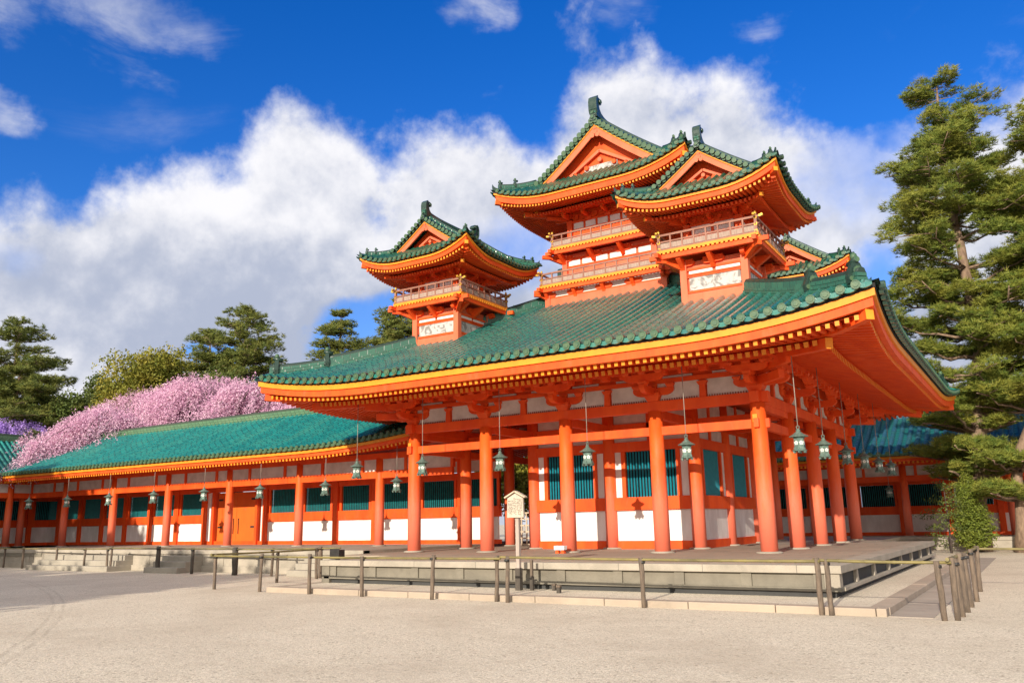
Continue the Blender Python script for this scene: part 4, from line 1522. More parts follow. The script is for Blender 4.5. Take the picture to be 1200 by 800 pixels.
            for e0, e1, s_ in ((d0, mid - .006, 1), (mid + .006, d1, -1)):
                p = MB()
                p.beam(T(e0, -.03, 1.36), T(e1, -.03, 1.36), .07, 2.38, 0)
                leaf = p.build('door', 'door', o)
                p = MB()
                x = e1 - .18 if s_ == 1 else e0 + .18
                p.beam(T(x, .03, .55), T(x, .03, 1.25), .03, .03, 0)
                for zz in (.55, 1.25):
                    p.beam(T(x, .0, zz), T(x, .045, zz), .04, .04, 0)
                p.build('handle', 'black', leaf)
                p = MB()
                x = e0 + .2 if s_ == 1 else e1 - .2
                for zz in (.85, 2.2):
                    p.beam(T(x - .16, .01, zz), T(x + .16, .01, zz), .02, .09, 0)
                p.build('hinge', 'black', leaf)
        p = MB()
        p.beam(T(a, -.02, 3.15), T(b, -.02, 3.15), .06, .5, 0)
        p.build('upper_plaster', 'plaster_old', o)
    # roof: both slopes
    mb = MB()
    rg = np.random.default_rng(11)
    ns = 10
    for sgn in ((1, -1) if back else (1,)):
        us = np.linspace(u0, u1, int((u1 - u0) / 1.0) + 2)
        V, runs = [], []
        for u in us:
            for i in range(ns + 1):
                s_ = EV * i / ns
                uu = u
                if trim_left is not None and sgn == 1:
                    uu = max(u, trim_left[0] + (trim_left[1] - trim_left[0]) * s_ / EV)
                V.append(T(uu, sgn * (EV - s_), surf(s_, u)))
                runs.append(s_)
        nn = ns + 1
        F = [(i * nn + j, (i + 1) * nn + j, (i + 1) * nn + j + 1, i * nn + j + 1) for i in range(len(us) - 1) for j in range(ns)]
        mb.add(V, F, 2, run=runs, row=.3, smooth=True)
        for j in range(int((u1 - u0) / pitch) + 1):
            u = u0 + .05 + j * pitch
            smin = 0.0
            if trim_left is not None and sgn == 1:
                smin = max(0.0, (u - trim_left[0]) / (trim_left[1] - trim_left[0]) * EV)
                if smin > EV - .2:
                    continue
            si = np.linspace(smin - .05, EV, 9)
            P = np.array([T(u, sgn * (EV - s_), surf(max(s_, 0), u)) for s_ in si])
            slope = MM + 2 * Q * si
            nv = np.array([N * sgn * sl + np.array([0, 0, 1.0]) for sl in slope])
            nv /= np.linalg.norm(nv, axis=1)[:, None]
            ring = np.stack([P + U * rr * math.cos(th) + nv * (rr * math.sin(th) + .01) for th in np.linspace(0, math.pi, 5)], 1)
            rid = rg.random()
            F = [(i * 5 + t, i * 5 + t + 1, (i + 1) * 5 + t + 1, (i + 1) * 5 + t) for i in range(8) for t in range(4)]
            mb.add(ring.reshape(-1, 3), F, 0, run=np.repeat(si + rid * .3 + .05, 5), row=rid, smooth=True)
            if smin == 0.0 and sgn == 1:
                c = T(u, EV, surf(0, u) + .02)
                mb.tube([c - N * .03, c + N * .08], rr * 1.08, 9, 1, smooth=False)
                mb.tube([c + N * .08, c + N * .095], rr * .6, 7, 1, smooth=False)
                xs = np.linspace(0, pitch, 5)
                pts = []
                for x in xs:
                    dz = (1 - (2 * x / pitch - 1) ** 2) * .05
                    pts += [T(u + x, EV + .04, surf(0, u) - .045 - dz), T(u + x, EV + .04, surf(0, u) + .01), T(u + x, EV - .06, surf(0, u) - .045 - dz)]
                F = []
                for i in range(4):
                    F += [(3 * i, 3 * i + 3, 3 * i + 4, 3 * i + 1), (3 * i + 2, 3 * i + 5, 3 * i + 3, 3 * i)]
                mb.add(pts, F, 1, row=rid)
    rf = mb.build('tiled_roof', [tile, 'cap', 'pan_teal'], root, fix=False)
    mb = MB()
    pts = np.array([T(u, 0, surf(EV, u) - .02) for u in np.linspace(u0 + (0 if trim_left is None else 0), u1, 12)])
    ridge_path(mb, pts, .40, .26, 0, .13, 3)
    mb.build('top_ridge', 'ridge_old' if tile == 'tile_teal' else tile, rf)
    # eave boards and rafters
    mb = MB()
    sg_ = (1, -1) if back else (1,)
    e0 = u0 if trim_left is None else trim_left[0]
    for sgn in sg_:
        us = np.linspace(e0 if sgn == 1 else u0, u1, 30)
        for (na, nb, za, zb, m_) in ((EV - .08, EV - .2, -.11, -.01, 2), (EV - .09, EV - .2, -.22, -.09, 1), (EV - .17, EV - .3, -.36, -.21, 0)):  # first strip paints the shaded gap under the tiles
            V = []
            for u in us:
                zz = E0 + lf(u)
                V += [T(u, sgn * na, zz + za), T(u, sgn * na, zz + zb), T(u, sgn * nb, zz + zb), T(u, sgn * nb, zz + za)]
            F = [(4 * i + a, 4 * i + (a + 1) % 4, 4 * i + 4 + (a + 1) % 4, 4 * i + 4 + a) for i in range(len(us) - 1) for a in range(4)]
            mb.add(V, F, m_)
    mb.build('eave_board', ['verm', 'yellow', 'dark'], rf)
    mb = MB()
    for sgn in sg_:
        for u in np.arange((e0 if sgn == 1 else u0) + .1, u1, .20):
            zz = E0 - .36 + lf(u)
            mb.beam(T(u, sgn * (EV - .22), zz - .05), T(u, sgn * 1.0, zz - .05 + .14 * (EV - 1.2)), .09, .10, 0, 1)
        us = np.linspace(e0 if sgn == 1 else u0, u1, 20)
        V = []
        for u in us:
            V += [T(u, sgn * (EV - .2), E0 - .355 + lf(u)), T(u, 0, E0 - .355 + .14 * (EV - .2) + lf(u) * .3)]
        mb.add(V, [(2 * i, 2 * i + 1, 2 * i + 3, 2 * i + 2) for i in range(len(us) - 1)], 0)
    mb.build('rafters', ['verm', 'yellow'], rf, fix=False)
    return root


W0 = (-12.0, 5.6)
pil = [-46, -43.7, -41.45, -39.25, -37.05, -34.8, -32.5, -30.25, -25.72, -23.42, -21.05, -18.72, -16.38, -14.02, -12.12]
bays = [(pil[i] + 12, pil[i + 1] + 12, 'door' if i == 7 else 'win') for i in range(len(pil) - 1)]
corridor('long_corridor', 'long vermilion corridor with teal tiled roof running left from the pavilion below pink cherry', W0, (1, 0), (0, -1), .10,
         (-33.0, -.2), [x + 12 for x in (-43.2, -38.8, -34.35, -29.85, -25.35, -20.8, -16.25)], bays,
         floor_u=(-36, -1.0), floor_out=7.0, trim_left=(-29.8, -32.9), lift_end=(-.2, 7.0, .45),
         steps=[(-19.6, -13.6, 'stairs'), (-11.2, -9.2, 'stairs'), (-3.4, -1.05, 'stairs'), (-32, -20.5, 'dark'), (-8.8, -4.6, 'dark')])
corridor('side_corridor', 'corridor at the far left border whose roof slopes sideways into the long corridor', (-44.9, 1.9), (0, 1), (1, 0), .10,
         (-12.0, 7.2), [-9.0, -4.5, 0.0], [(-11.0 + 2.25 * i, -11.0 + 2.25 * (i + 1), 'win') for i in range(7)],
         floor_u=(-12, 3.0), floor_out=7.0, steps=[(-11, -9, 'dark')], EV=3.1)
corridor('rear_corridor', 'corridor behind the right-hand pines with sky-tinted tiled roof and green lattice windows', (0.0, 25.5), (1, 0), (0, -1), -.12,
         (-9.0, 16.0), [-3.9, 0.55, 5.05, 9.5], [(-9.0 + 2.25 * i + .0, -9.0 + 2.25 * (i + 1), 'win') for i in range(11)],
         floor_u=(-9, 16), floor_out=4.2, tile='tile_blue', steps=[(-8.5, -7.5, 'dark')], pitch=.40, rr=.115)

# lattice gate between corridor and hall
gt = MB()
for x in np.arange(-11.68, -9.3, .23):
    gt.beam((x, 6.1, .02), (x, 6.1, 1.30), .045, .045, 0)
for i, z in enumerate(np.arange(.06, 1.31, .245)):
    gt.beam((-11.74, 6.085, z), (-9.28, 6.085, z), .035, .05, 0)
gate = tag(gt.build('lattice_gate', 'wood_pale'), 'pale wooden lattice gate closing the gap between long corridor and inner hall', 'gate')

# ================================================================== GROUND DETAILS
k_ = MB()
k_.box((-10.86, -7.12, GZ - .1), (3.6, -5.4, -.59), 0)
k_.box((2.6, -5.4, GZ - .1), (3.6, 13.0, -.59), 0)
tag(k_.build('gravel_terrace', 'gravel'), kind='structure')
k_ = MB()
x = -10.86
lens = [1.55, 1.62, 1.5, 1.7, 1.66, 1.58, 1.72, 1.6, 1.64, 1.3]
for i, l in enumerate(lens):
    x1 = min(x + l, 3.88)
    k_.box((x, -7.40, GZ - .1), (x1 - .012, -7.10, -.575 + .004 * (i % 2)), 0)
    x = x1
y = -7.09
i = 0
while y < 12.6:
    k_.box((3.56, y, GZ - .1), (3.88, y + 1.75, -.578 + .004 * (i % 2)), 0)
    y += 1.762
    i += 1
k_.box((-10.86, -7.09, GZ - .1), (-10.60, -5.3, -.577), 0)
tag(k_.build('kerb', 'kerb', bevel=.015), kind='structure')
k_ = MB()
y = -7.36
i = 0
while y < 12:
    k_.box((3.885, y, GZ - .1), (4.55, y + 2.3, GZ + .012 + .003 * (i % 2)), 0)
    y += 2.312
    i += 1
tag(k_.build('drain_paving', 'drain', bevel=.006), kind='structure')


def log_post(p, h, r, mb, lean=0.0, rg=random):
    a, b = rg.uniform(-lean, lean), rg.uniform(-lean, lean)
    n = 5
    path = [(p[0] + a * t + rg.uniform(-.006, .006), p[1] + b * t + rg.uniform(-.006, .006), p[2] - .1 + (h + .1) * t) for t in np.linspace(0, 1, n)]
    mb.tube(path, [r * rg.uniform(.92, 1.1) for _ in range(n)], 9, 0)


def fence(name, label, posts, rails, h=.93, r=.045, mt='post', tie=True):
    root = empty(name, (posts[0][0], posts[0][1], GZ))
    tag(root, label, 'fence')
    for i, q in enumerate(posts):
        mb = MB()
        rr = q[2] if len(q) > 2 else r
        hh = q[3] if len(q) > 3 else h + random.uniform(-.03, .05)
        log_post((q[0], q[1], GZ), hh, rr, mb, .03)
        po = mb.build('post', q[4] if len(q) > 4 else mt, root)
        if tie:
            mb = MB()
            mb.lathe([(rr * 1.16, hh + GZ - .11), (rr * 1.22, hh + GZ - .085), (rr * 1.16, hh + GZ - .06)], (q[0], q[1], 0), 9, 0)
            mb.build('tie', 'black', po)
    for (a, b) in rails:
        mb = MB()
        a, b = np.array(a, float), np.array(b, float)
        n = max(3, int(np.linalg.norm(b - a) / .42))
        path, rad = [], []
        for i in range(n):
            for t_, rr in ((0, .031), (.06, .025), (.94, .025)):
                q = a + (b - a) * (i + t_) / n
                path.append(q + [0, 0, -.012 * math.sin(math.pi * (i + t_) / n)])
                rad.append(rr)
        mb.tube(path, rad, 8, 0)
        mb.build('bamboo_rail', 'bamboo', root)
    return root


P1 = [(-13.06, -7.26), (-11.08, -7.42), (-9.22, -7.50), (-7.44, -7.56), (-5.35, -7.60), (-3.74, -7.46), (-3.41, -7.55), (-.36, -7.50),
      (2.87, -7.50), (3.02, -7.48), (4.73, -7.60), (4.90, -7.48), (4.93, -6.95), (4.95, -6.2, .05), (4.96, -5.3), (4.97, -4.2), (4.90, -1.9),
      (-13.3, -4.85), (-13.34, -3.2)]
RZ = GZ + .88
fence('bamboo_fence', 'knee high fence of log posts with bamboo rails round the gravel terrace of the pavilion',
      P1, [((-13.2, -7.30, RZ), (-3.55, -7.54, RZ)), ((-3.6, -7.50, RZ + .03), (2.95, -7.54, RZ)), ((2.8, -7.50, RZ + .02), (4.95, -7.60, RZ)),
           ((4.88, -7.7, RZ + .05), (4.93, -1.7, RZ + .03)), ((-13.1, -7.4, RZ + .04), (-13.34, -3.0, RZ + .02))])
P2 = [(-36.6, -1.75), (-35.0, -1.75), (-33.1, -1.9), (-30.0, -2.1), (-27.8, -2.2), (-25.98, -2.3), (-25.72, -2.32),
      (-22.48, -2.45, .085, .98, 'post_dark'), (-20.38, -2.5, .06, .93, 'post_dark'), (-17.9, -2.6, .10, .95, 'post_dark'), (-16.0, -2.65), (-13.62, -2.75, .07)]
fence('bamboo_railing', 'bamboo railing on dark log posts in front of the long corridor steps',
      P2, [((-37.5, -1.7, RZ), (-25.8, -2.33, RZ)), ((-25.9, -2.30, RZ + .03), (-17.9, -2.62, RZ + .02)), ((-18.1, -2.60, RZ), (-12.7, -2.78, RZ + .05))])
fence('bamboo_barrier', 'plain bamboo rail on short posts leading right from the terrace towards the pines',
      [(7.2, -1.75), (9.6, -1.75), (12.0, -1.75)], [((4.9, -1.75, RZ), (12.3, -1.75, RZ))])

# ---- notice board
nb = empty('notice_board', (-4.06, -6.0, -.58))
tag(nb, 'pale wooden notice board with gabled cap and inked columns of writing on a post', 'sign')
mb = MB()
mb.box((-4.125, -6.05, -.62), (-4.035, -5.96, 1.62), 0)
mb.build('post', 'post_pale', nb, bevel=.006)
mb = MB()
mb.box((-4.145, -6.07, -.60), (-4.015, -5.94, -.10), 0)
mb.build('ground_sleeve', 'post_dark', nb, bevel=.006)
mb = MB()
mb.prism([(-.225, 1.03), (.225, 1.03), (.21, 1.47), (0, 1.58), (-.21, 1.47)], lambda a, b, t: np.array([-4.08 + a, t, b]), -6.115, -6.055, 0)
bd = mb.build('board', 'board_wood', nb, bevel=.004)
mb = MB()
rg = random.Random(5)
# rows of brush writing: small strokes set in columns
for c in range(10):
    if c == 4:
        continue
    x = -4.255 + c * .039
    zt = 1.44 if c > 4 else 1.40
    nrow = 8 if c % 3 else 6
    for r in range(nrow):
        z = zt - r * .047
        if z < 1.08:
            break
        for s_ in range(3):
            dx, dz = rg.uniform(-.012, .012), rg.uniform(-.014, .014)
            if rg.random() < .5:
                mb.cbox((x + dx, -6.1175, z + dz), (.022, .004, .006), 0)
            else:
                mb.cbox((x + dx, -6.1175, z + dz), (.006, .004, .026), 0)
for i in range(5):
    z = 1.45 - .075 * i
    for (dx, dz, w_, h_) in ((0, .02, .05, .007), (0, 0, .007, .05), (0, -.015, .04, .007)):
        mb.cbox((-4.10 + dx, -6.1175, z + dz), (w_, .004, h_), 0)
mb.build('writing', 'ink', bd)
mb = MB()
for s_ in (-1, 1):
    mb.beam((-4.08 + s_ * .28, -6.08, 1.485), (-4.08 - s_ * .006, -6.08, 1.63), .13, .03, 0)
mb.build('cap', 'wood_pale', nb)

# low stakes beside the board
for i, (x, y, h) in enumerate([(-3.78, -5.93, .66), (-3.28, -5.8, .22), (-2.85, -6.35, .25)]):
    mb = MB()
    mb.box((x - .04, y - .04, -.62), (x + .04, y + .04, -.58 + h * .45), 0)
    o = mb.build('wooden_stake', 'post_dark', bevel=.006)
    mb = MB()
    if h > .5:
        mb.box((x - .03, y - .03, -.58 + h * .45), (x + .03, y + .03, -.58 + h), 0)
    else:
        mb.box((x - .045, y - .045, -.58 + h * .45), (x + .045, y + .045, -.56 + h * .55), 0)
    mb.build('cap', 'post', o, bevel=.004)
    tag(o, ['tall dark stake standing right beside the notice board post', 'low dark stake close to the platform foot, right of the notice board',
            'low squat stake on the terrace gravel, farthest right of the notice board'][i], 'stake')

# small white box on red legs by the column
sb = empty('offering_stand', (-5.98, -.62, 0))
tag(sb, 'small white box on two short red legs at the foot of a front column', 'stand')
mb = MB()
mb.box((-6.15, -.70, .10), (-5.81, -.50, .22), 0)
mb.build('box', 'white_paint', sb, bevel=.008)
for e in (-6.07, -5.89):
    mb = MB()
    mb.hexa([(e - .06, -.67, .002), (e + .06, -.67, .002), (e + .06, -.53, .002), (e - .06, -.53, .002)],
            [(e - .03, -.65, .10), (e + .03, -.65, .10), (e + .03, -.55, .10), (e - .03, -.55, .10)], 0)
    mb.build('leg', 'verm', sb)

# dark lamp box on the platform corner
lb = empty('floodlight', (-10.5, -5.2, 0.0))
tag(lb, 'small dark floodlight box on the left end of the pavilion platform', 'light')
mb = MB()
mb.box((-10.64, -5.32, .05), (-10.36, -5.08, .27), 0)
mb.box((-10.67, -5.36, .02), (-10.33, -5.32, .30), 0)
mb.build('housing', 'black', lb, bevel=.01)
mb = MB()
mb.box((-10.55, -5.24, .001), (-10.45, -5.16, .05), 0)
mb.build('foot', 'black', lb)


# ================================================================== LANTERNS
def make_lantern():
    root = empty('hanging_lantern', (0, 0, 0))
    mb = MB()
    mb.tube([(0, 0, .42), (0, 0, 2.62)], .012, 6, 0)
    mb.build('hanging_rod', 'cord', root, world=False)
    mb = MB()
    mb.lathe([(.245, .150), (.250, .165), (.15, .215), (.075, .275), (.05, .30), (.06, .325), (.045, .345), (.02, .37)], (0, 0, 0), 12, 0, smooth=False, rot=math.pi / 12)
    ring = [(.045 * math.cos(a), 0, .405 + .045 * math.sin(a)) for a in np.linspace(0, 2 * math.pi, 13)]
    mb.tube(ring, .011, 6, 0)
    mb.build('canopy', 'bronze', root, world=False)
    mb = MB()
    mb.lathe([(.150, -.185), (.156, -.17), (.138, -.155), (.138, .125), (.16, .14), (.16, .152)], (0, 0, 0), 6, 0, smooth=False)
    for k in range(6):
        a = math.pi / 6 + k * math.pi / 3
        c, s_ = math.cos(a), math.sin(a)
        ap = .138 * math.cos(math.pi / 6)
        # blossom crest: five petals round a centre
        for j in range(5):
            t_ = j * 2 * math.pi / 5 + math.pi / 2
            lx, lz = .036 * math.cos(t_), .036 * math.sin(t_) - .01
            p = np.array([ap * c - s_ * lx, ap * s_ + c * lx, lz])
            nrm = np.array([c, s_, 0])
            mb.tube([p - nrm * .01, p + nrm * .006], .023, 8, 1, smooth=False)
        e = math.pi / 3 * k
        for zz in (-.15, .13):
            p = np.array([.138 * math.cos(e), .138 * math.sin(e), zz])
            mb.cbox(p, (.03, .03, .04), 0)
    mb.build('body', ['bronze', 'paper'], root, world=False)
    mb = MB()
    mb.lathe([(.11, -.235), (.185, -.215), (.19, -.195), (.15, -.185)], (0, 0, 0), 12, 0, smooth=False)
    for k in range(6):
        a = math.pi / 3 * k
        mb.cbox((.15 * math.cos(a), .15 * math.sin(a), -.245), (.045, .045, .05), 0)
    mb.build('base', 'bronze', root, world=False)
    return root


LAN = make_lantern()
ordn = ['first', 'second', 'third', 'fourth', 'fifth', 'sixth', 'seventh', 'eighth']
lan_spots = []
for i, x in enumerate((-10.47, -7.48, -4.5, -1.55)):
    lan_spots.append((x, -1.5, 2.70, f'bronze lantern hanging over the {ordn[i]} front bay of the pavilion, counted from the left', 'lanterns along the pavilion front', 1.0))
lan_spots.append((1.35, -1.45, 2.72, 'large bronze lantern hanging just right of the corner column of the pavilion', 'lanterns along the pavilion front', 1.0))
for i, y in enumerate((1.7, 4.9, 8.0, 11.0, 14.0)):
    lan_spots.append((1.28, y, 2.74, f'bronze lantern, {ordn[i]} after the corner one along the right flank of the pavilion', 'lanterns along the pavilion flank', 1.0))
lan_spots.append((-13.3, -1.5, 2.72, 'bronze lantern hanging from the front left corner of the pavilion eave', 'lanterns along the pavilion front', 1.0))
lan_spots.append((-13.3, 1.6, 2.74, 'bronze lantern under the left flank eave, close to the leftmost front column', 'lanterns along the pavilion flank', 1.0))
for i, x in enumerate((-13.9, -17.55, -21.3, -24.9, -28.5, -32.0, -35.6, -39.2)):
    lan_spots.append((x, 1.3, 2.34, f'bronze lantern under the long corridor eave, {ordn[i]} from the pavilion', 'lanterns along the long corridor', .62))
for i, x in enumerate((-0.1, 4.36, 8.9)):
    lan_spots.append((x, 22.6, 2.02, ['small lantern under the rear corridor eave, beside the last flank column', 'small lantern under the rear corridor eave, right of the bright bush',
                                      'small lantern under the rear corridor eave near the right border'][i], 'lanterns along the rear corridor', .55))
for i, (x, y, z, lab, grp, rod) in enumerate(lan_spots):
    o = LAN if i == 0 else copy_tree(LAN)
    o.location = (x, y, z)
    o.rotation_euler = (0, 0, random.uniform(-.5, .5))
    o.scale = (.94, .94, .94)
    tag(o, lab, 'lantern', grp)
    for ch in o.children:
        if ch.name.startswith('hanging_rod') and rod < 1:
            ch.scale = (1, 1, rod)
            ch.location = (0, 0, .42 * (1 - rod))

# ================================================================== TREES
def tri_mesh(name, tris, mats, parent, row):
    """tris (n,3,3) -> a mesh of loose triangles"""
    n = len(tris)
    me = bpy.data.meshes.new(name)
    V = tris.reshape(-1, 3) - np.array(parent.location)
    me.vertices.add(3 * n)
    me.vertices.foreach_set('co', V.astype(np.float32).ravel())
    me.loops.add(3 * n)
    me.loops.foreach_set('vertex_index', np.arange(3 * n, dtype=np.int32))
    me.polygons.add(n)
    me.polygons.foreach_set('loop_start', np.arange(0, 3 * n, 3, dtype=np.int32))
    try:
        me.polygons.foreach_set('loop_total', np.full(n, 3, dtype=np.int32))
    except Exception:
        pass
    me.materials.append(M[mats])
    a = me.attributes.new('row', 'FLOAT', 'POINT')
    a.data.foreach_set('value', np.repeat(row, 3).astype(np.float32))
    me.update(calc_edges=True)
    o = bpy.data.objects.new(name, me)
    return link(o, parent)


def tufts(P, rg, n, ln, wd, upness=.7):
    """needle tufts at points P: n thin blades fanning out of each"""
    m_ = len(P)
    d = rg.normal(size=(m_, n, 3))
    d[..., 2] = np.abs(d[..., 2]) * upness + rg.uniform(-.25, .35, (m_, n))
    d /= np.linalg.norm(d, axis=-1, keepdims=True)
    L = ln * rg.uniform(.6, 1.15, (m_, n, 1))
    s = np.cross(d, rg.normal(size=(m_, n, 3)))
    s /= np.linalg.norm(s, axis=-1, keepdims=True) + 1e-9
    b = P[:, None, :]
    A = b + s * wd / 2 + d * L * .05
    B = b - s * wd / 2 + d * L * .05
    Ct = b + d * L
    T = np.stack([A, B, Ct], -2).reshape(-1, 3, 3)
    row = np.repeat(rg.random(m_), n)
    return T, row


def leaves(P, rg, n, spread, size):
    m_ = len(P)
    c = P[:, None, :] + rg.normal(size=(m_, n, 3)) * spread
    d = rg.normal(size=(m_, n, 3))
    d /= np.linalg.norm(d, axis=-1, keepdims=True)
    s = np.cross(d, rg.normal(size=(m_, n, 3)))
    s /= np.linalg.norm(s, axis=-1, keepdims=True) + 1e-9
    L = size * rg.uniform(.6, 1.3, (m_, n, 1))
    A, B, Ct, D = c - d * L * .5, c + s * L * .32, c + d * L * .5, c - s * L * .32
    T = np.concatenate([np.stack([A, B, Ct], -2).reshape(-1, 3, 3), np.stack([A, Ct, D], -2).reshape(-1, 3, 3)])
    r = np.repeat(rg.random(m_), n)
    r = np.clip(r + rg.normal(size=len(r)) * .15, 0, 1)
    return T, np.concatenate([r, r])


def pine(name, label, trunk, r0, prof, seed, ntuft, nb, ln, wd, whorls, mt='needle', group=None, droop=.0, lean_pads=1.0, skip=0.0, cat='tree', base_frac=.2, padr=.62):
    """trunk: list of points; prof(t) -> crown radius at height fraction t"""
    rg = np.random.default_rng(seed)
    trunk = np.array(trunk, float)
    root = empty(name, tuple(trunk[0]))
    tag(root, label, cat, group)
    zt, zb = trunk[-1, 2], trunk[0, 2]
    H = zt - zb

    def at(t):
        z = zb + H * t
        return np.array([np.interp(z, trunk[:, 2], trunk[:, 0]), np.interp(z, trunk[:, 2], trunk[:, 1]), z])
    mb = MB()
    ts = np.linspace(0, 1, 22)
    path = np.array([at(t) for t in ts])
    path[1:-1, :2] += rg.normal(size=(20, 2)) * r0 * .22
    rad = r0 * (1 - ts) ** .8 + .03
    rad[0] *= 1.35
    mb.tube(path, rad, 10, 0)
    pads, wts = [], []
    for w_ in range(whorls):
        t = base_frac + (1 - base_frac - .01) * (w_ + rg.uniform(-.3, .3)) / (whorls - 1)
        t = min(max(t, base_frac), .995)
        k = rg.integers(4, 8) if t < .93 else 4
        a0 = rg.uniform(0, 6.28)
        for j in range(k):
            if rg.random() < skip:
                continue
            a = a0 + j * 6.283 / k + rg.uniform(-.45, .45)
            R = prof(t) * rg.uniform(.48, 1.08)
            if R < .25:
                R = .25
            b0 = at(t)
            dirv_ = np.array([math.cos(a), math.sin(a), 0])
            zup = rg.uniform(-.02, .20) * R - droop * R
            n = 6
            pth = []
            side = np.array([-dirv_[1], dirv_[0], 0]) * rg.uniform(-.18, .18) * R
            for i in range(n):
                f = i / (n - 1)
                pth.append(b0 + dirv_ * R * f + side * math.sin(f * 2.4) + np.array([0, 0, zup * f + .10 * R * (f * f) - droop * .3 * R * f]) + rg.normal(size=3) * .03 * R * (i > 0))
            pth = np.array(pth)
            rb = max(.018, r0 * .30 * (1 - t) + .02)
            mb.tube(pth, np.linspace(rb, rb * .3, n), 6, 0)
            npd = max(2, int(R / (padr * .72)))
            for q in range(npd):
                f = .34 + .66 * (q + rg.uniform(.1, .9)) / npd
                c = np.array([np.interp(f, np.linspace(0, 1, n), pth[:, e]) for e in range(3)])
                sp = np.array([-dirv_[1], dirv_[0], 0]) * rg.normal() * .30 * R * f * .7
                tip = c + sp + np.array([0, 0, .10 + abs(rg.normal()) * .08])
                if np.linalg.norm(sp) > .25:
                    mb.tube([c, (c + tip) / 2 + [0, 0, .02], tip], [rb * .45, rb * .35, .012], 5, 0)
                rp = padr * rg.uniform(.65, 1.25) * min(1, .45 + R / 2.2)
                pads.append((tip, rp))
                wts.append(rp ** 2)
    pads.append((at(1.0), padr * .5))
    wts.append(padr ** 2 * .3)
    mb.build('trunk', 'bark', root)
    wts = np.array(wts) / sum(wts)
    cnt = np.maximum(6, (wts * ntuft).astype(int))
    P = []
    for (c, rp), k in zip(pads, cnt):
        a = rg.uniform(0, 6.283, k)
        rr = rp * np.sqrt(rg.random(k))
        z = rg.uniform(-.16, .36, k) * rp * lean_pads * np.sqrt(np.maximum(0, 1 - (rr / rp) ** 2) + .08) * 2.0
        P.append(np.stack([c[0] + rr * np.cos(a), c[1] + rr * np.sin(a), c[2] + z], -1))
    P = np.concatenate(P)
    T, row = tufts(P, rg, nb, ln, wd)
    tri_mesh('crown', T, mt, root, row)
    return root


def round_tree(name, label, base, H, rx, rz, zc, seed, n, size, mt, group=None, cat='tree', lobes=14, per=7, bark='bark_dark', conic=0.0, tr=.16):
    rg = np.random.default_rng(seed)
    root = empty(name, base)
    tag(root, label, cat, group)
    base = np.array(base, float)
    mb = MB()
    top_ = base + [0, 0, zc]
    mb.tube([base, base + [tr, 0, zc * .5], top_ + [0, tr, rz * .5]], [tr * 1.2, tr, tr * .4], 8, 0)
    L = []
    for i in range(lobes):
        d = rg.normal(size=3)
        d /= np.linalg.norm(d)
        f = rg.uniform(.45, .82)
        c = top_ + d * np.array([rx, rx, rz]) * f
        if conic:
            h = (c[2] - (top_[2] - rz)) / (2 * rz)
            sc = 1 - conic * h
            c[:2] = top_[:2] + (c[:2] - top_[:2]) * sc
        L.append((c, rg.uniform(.28, .48) * min(rx, rz) * (1 - conic * .45 * max(0, (c[2] - top_[2]) / rz))))
        mb.tube([top_ - [0, 0, rz * .4], (top_ + c) / 2, c], [tr * .4, tr * .25, .02], 5, 0)
    L.append((top_, .6 * min(rx, rz)))
    mb.build('trunk', bark, root)
    wt = np.array([r ** 2 for _, r in L])
    cnt = (wt / wt.sum() * n).astype(int) + 4
    P = []
    for (c, r), k in zip(L, cnt):
        d = rg.normal(size=(k, 3))
        d /= np.linalg.norm(d, axis=1)[:, None]
        rr = r * rg.uniform(.55, 1.08, (k, 1)) * (1 + .22 * np.sin(d[:, :1] * 7 + c[0]) * np.cos(d[:, 1:2] * 6))
        P.append(c + d * rr)
    T, row = leaves(np.concatenate(P), rg, per, size * .8, size)
    tri_mesh('crown', T, mt, root, row)
    return root


def lerp_prof(pts):
    xs, ys = zip(*pts)
    return lambda t: float(np.interp(t, xs, ys))


# the big pine behind the right flank and its neighbour
pine('pine_tree', 'tall irregular pine with exposed trunk rising behind the right eave of the pavilion',
     [(3.70, 19.5, GZ), (4.12, 19.5, 2.43), (4.30, 19.5, 4.68), (4.64, 19.5, 8.5), (4.68, 19.5, 12.5), (4.48, 19.5, 13.9), (4.41, 19.5, 16.9), (4.37, 19.5, 19.1), (4.55, 19.5, 21.4)],
     .36, lerp_prof([(0, 2.2), (.25, 3.2), (.4, 3.5), (.6, 3.9), (.75, 3.5), (.88, 2.6), (.95, 1.8), (1, .8)]), 21, 36000, 12, .27, .026, 22, base_frac=.14, padr=.58, lean_pads=.85, skip=.03)
pine('pine_tree', 'second pine at the right border, reaching into the frame beside the tall pine',
     [(5.3, 18.6, GZ), (5.6, 18.6, 3.1), (6.9, 18.6, 6.4), (8.6, 18.6, 12.0), (9.6, 18.6, 17.5), (9.8, 18.6, 21.0)],
     .22, lerp_prof([(0, 2.0), (.2, 3.2), (.4, 3.6), (.6, 3.2), (.8, 2.4), (1, .5)]), 33, 25000, 12, .25, .028, 17, base_frac=.09, padr=.60, lean_pads=.85)

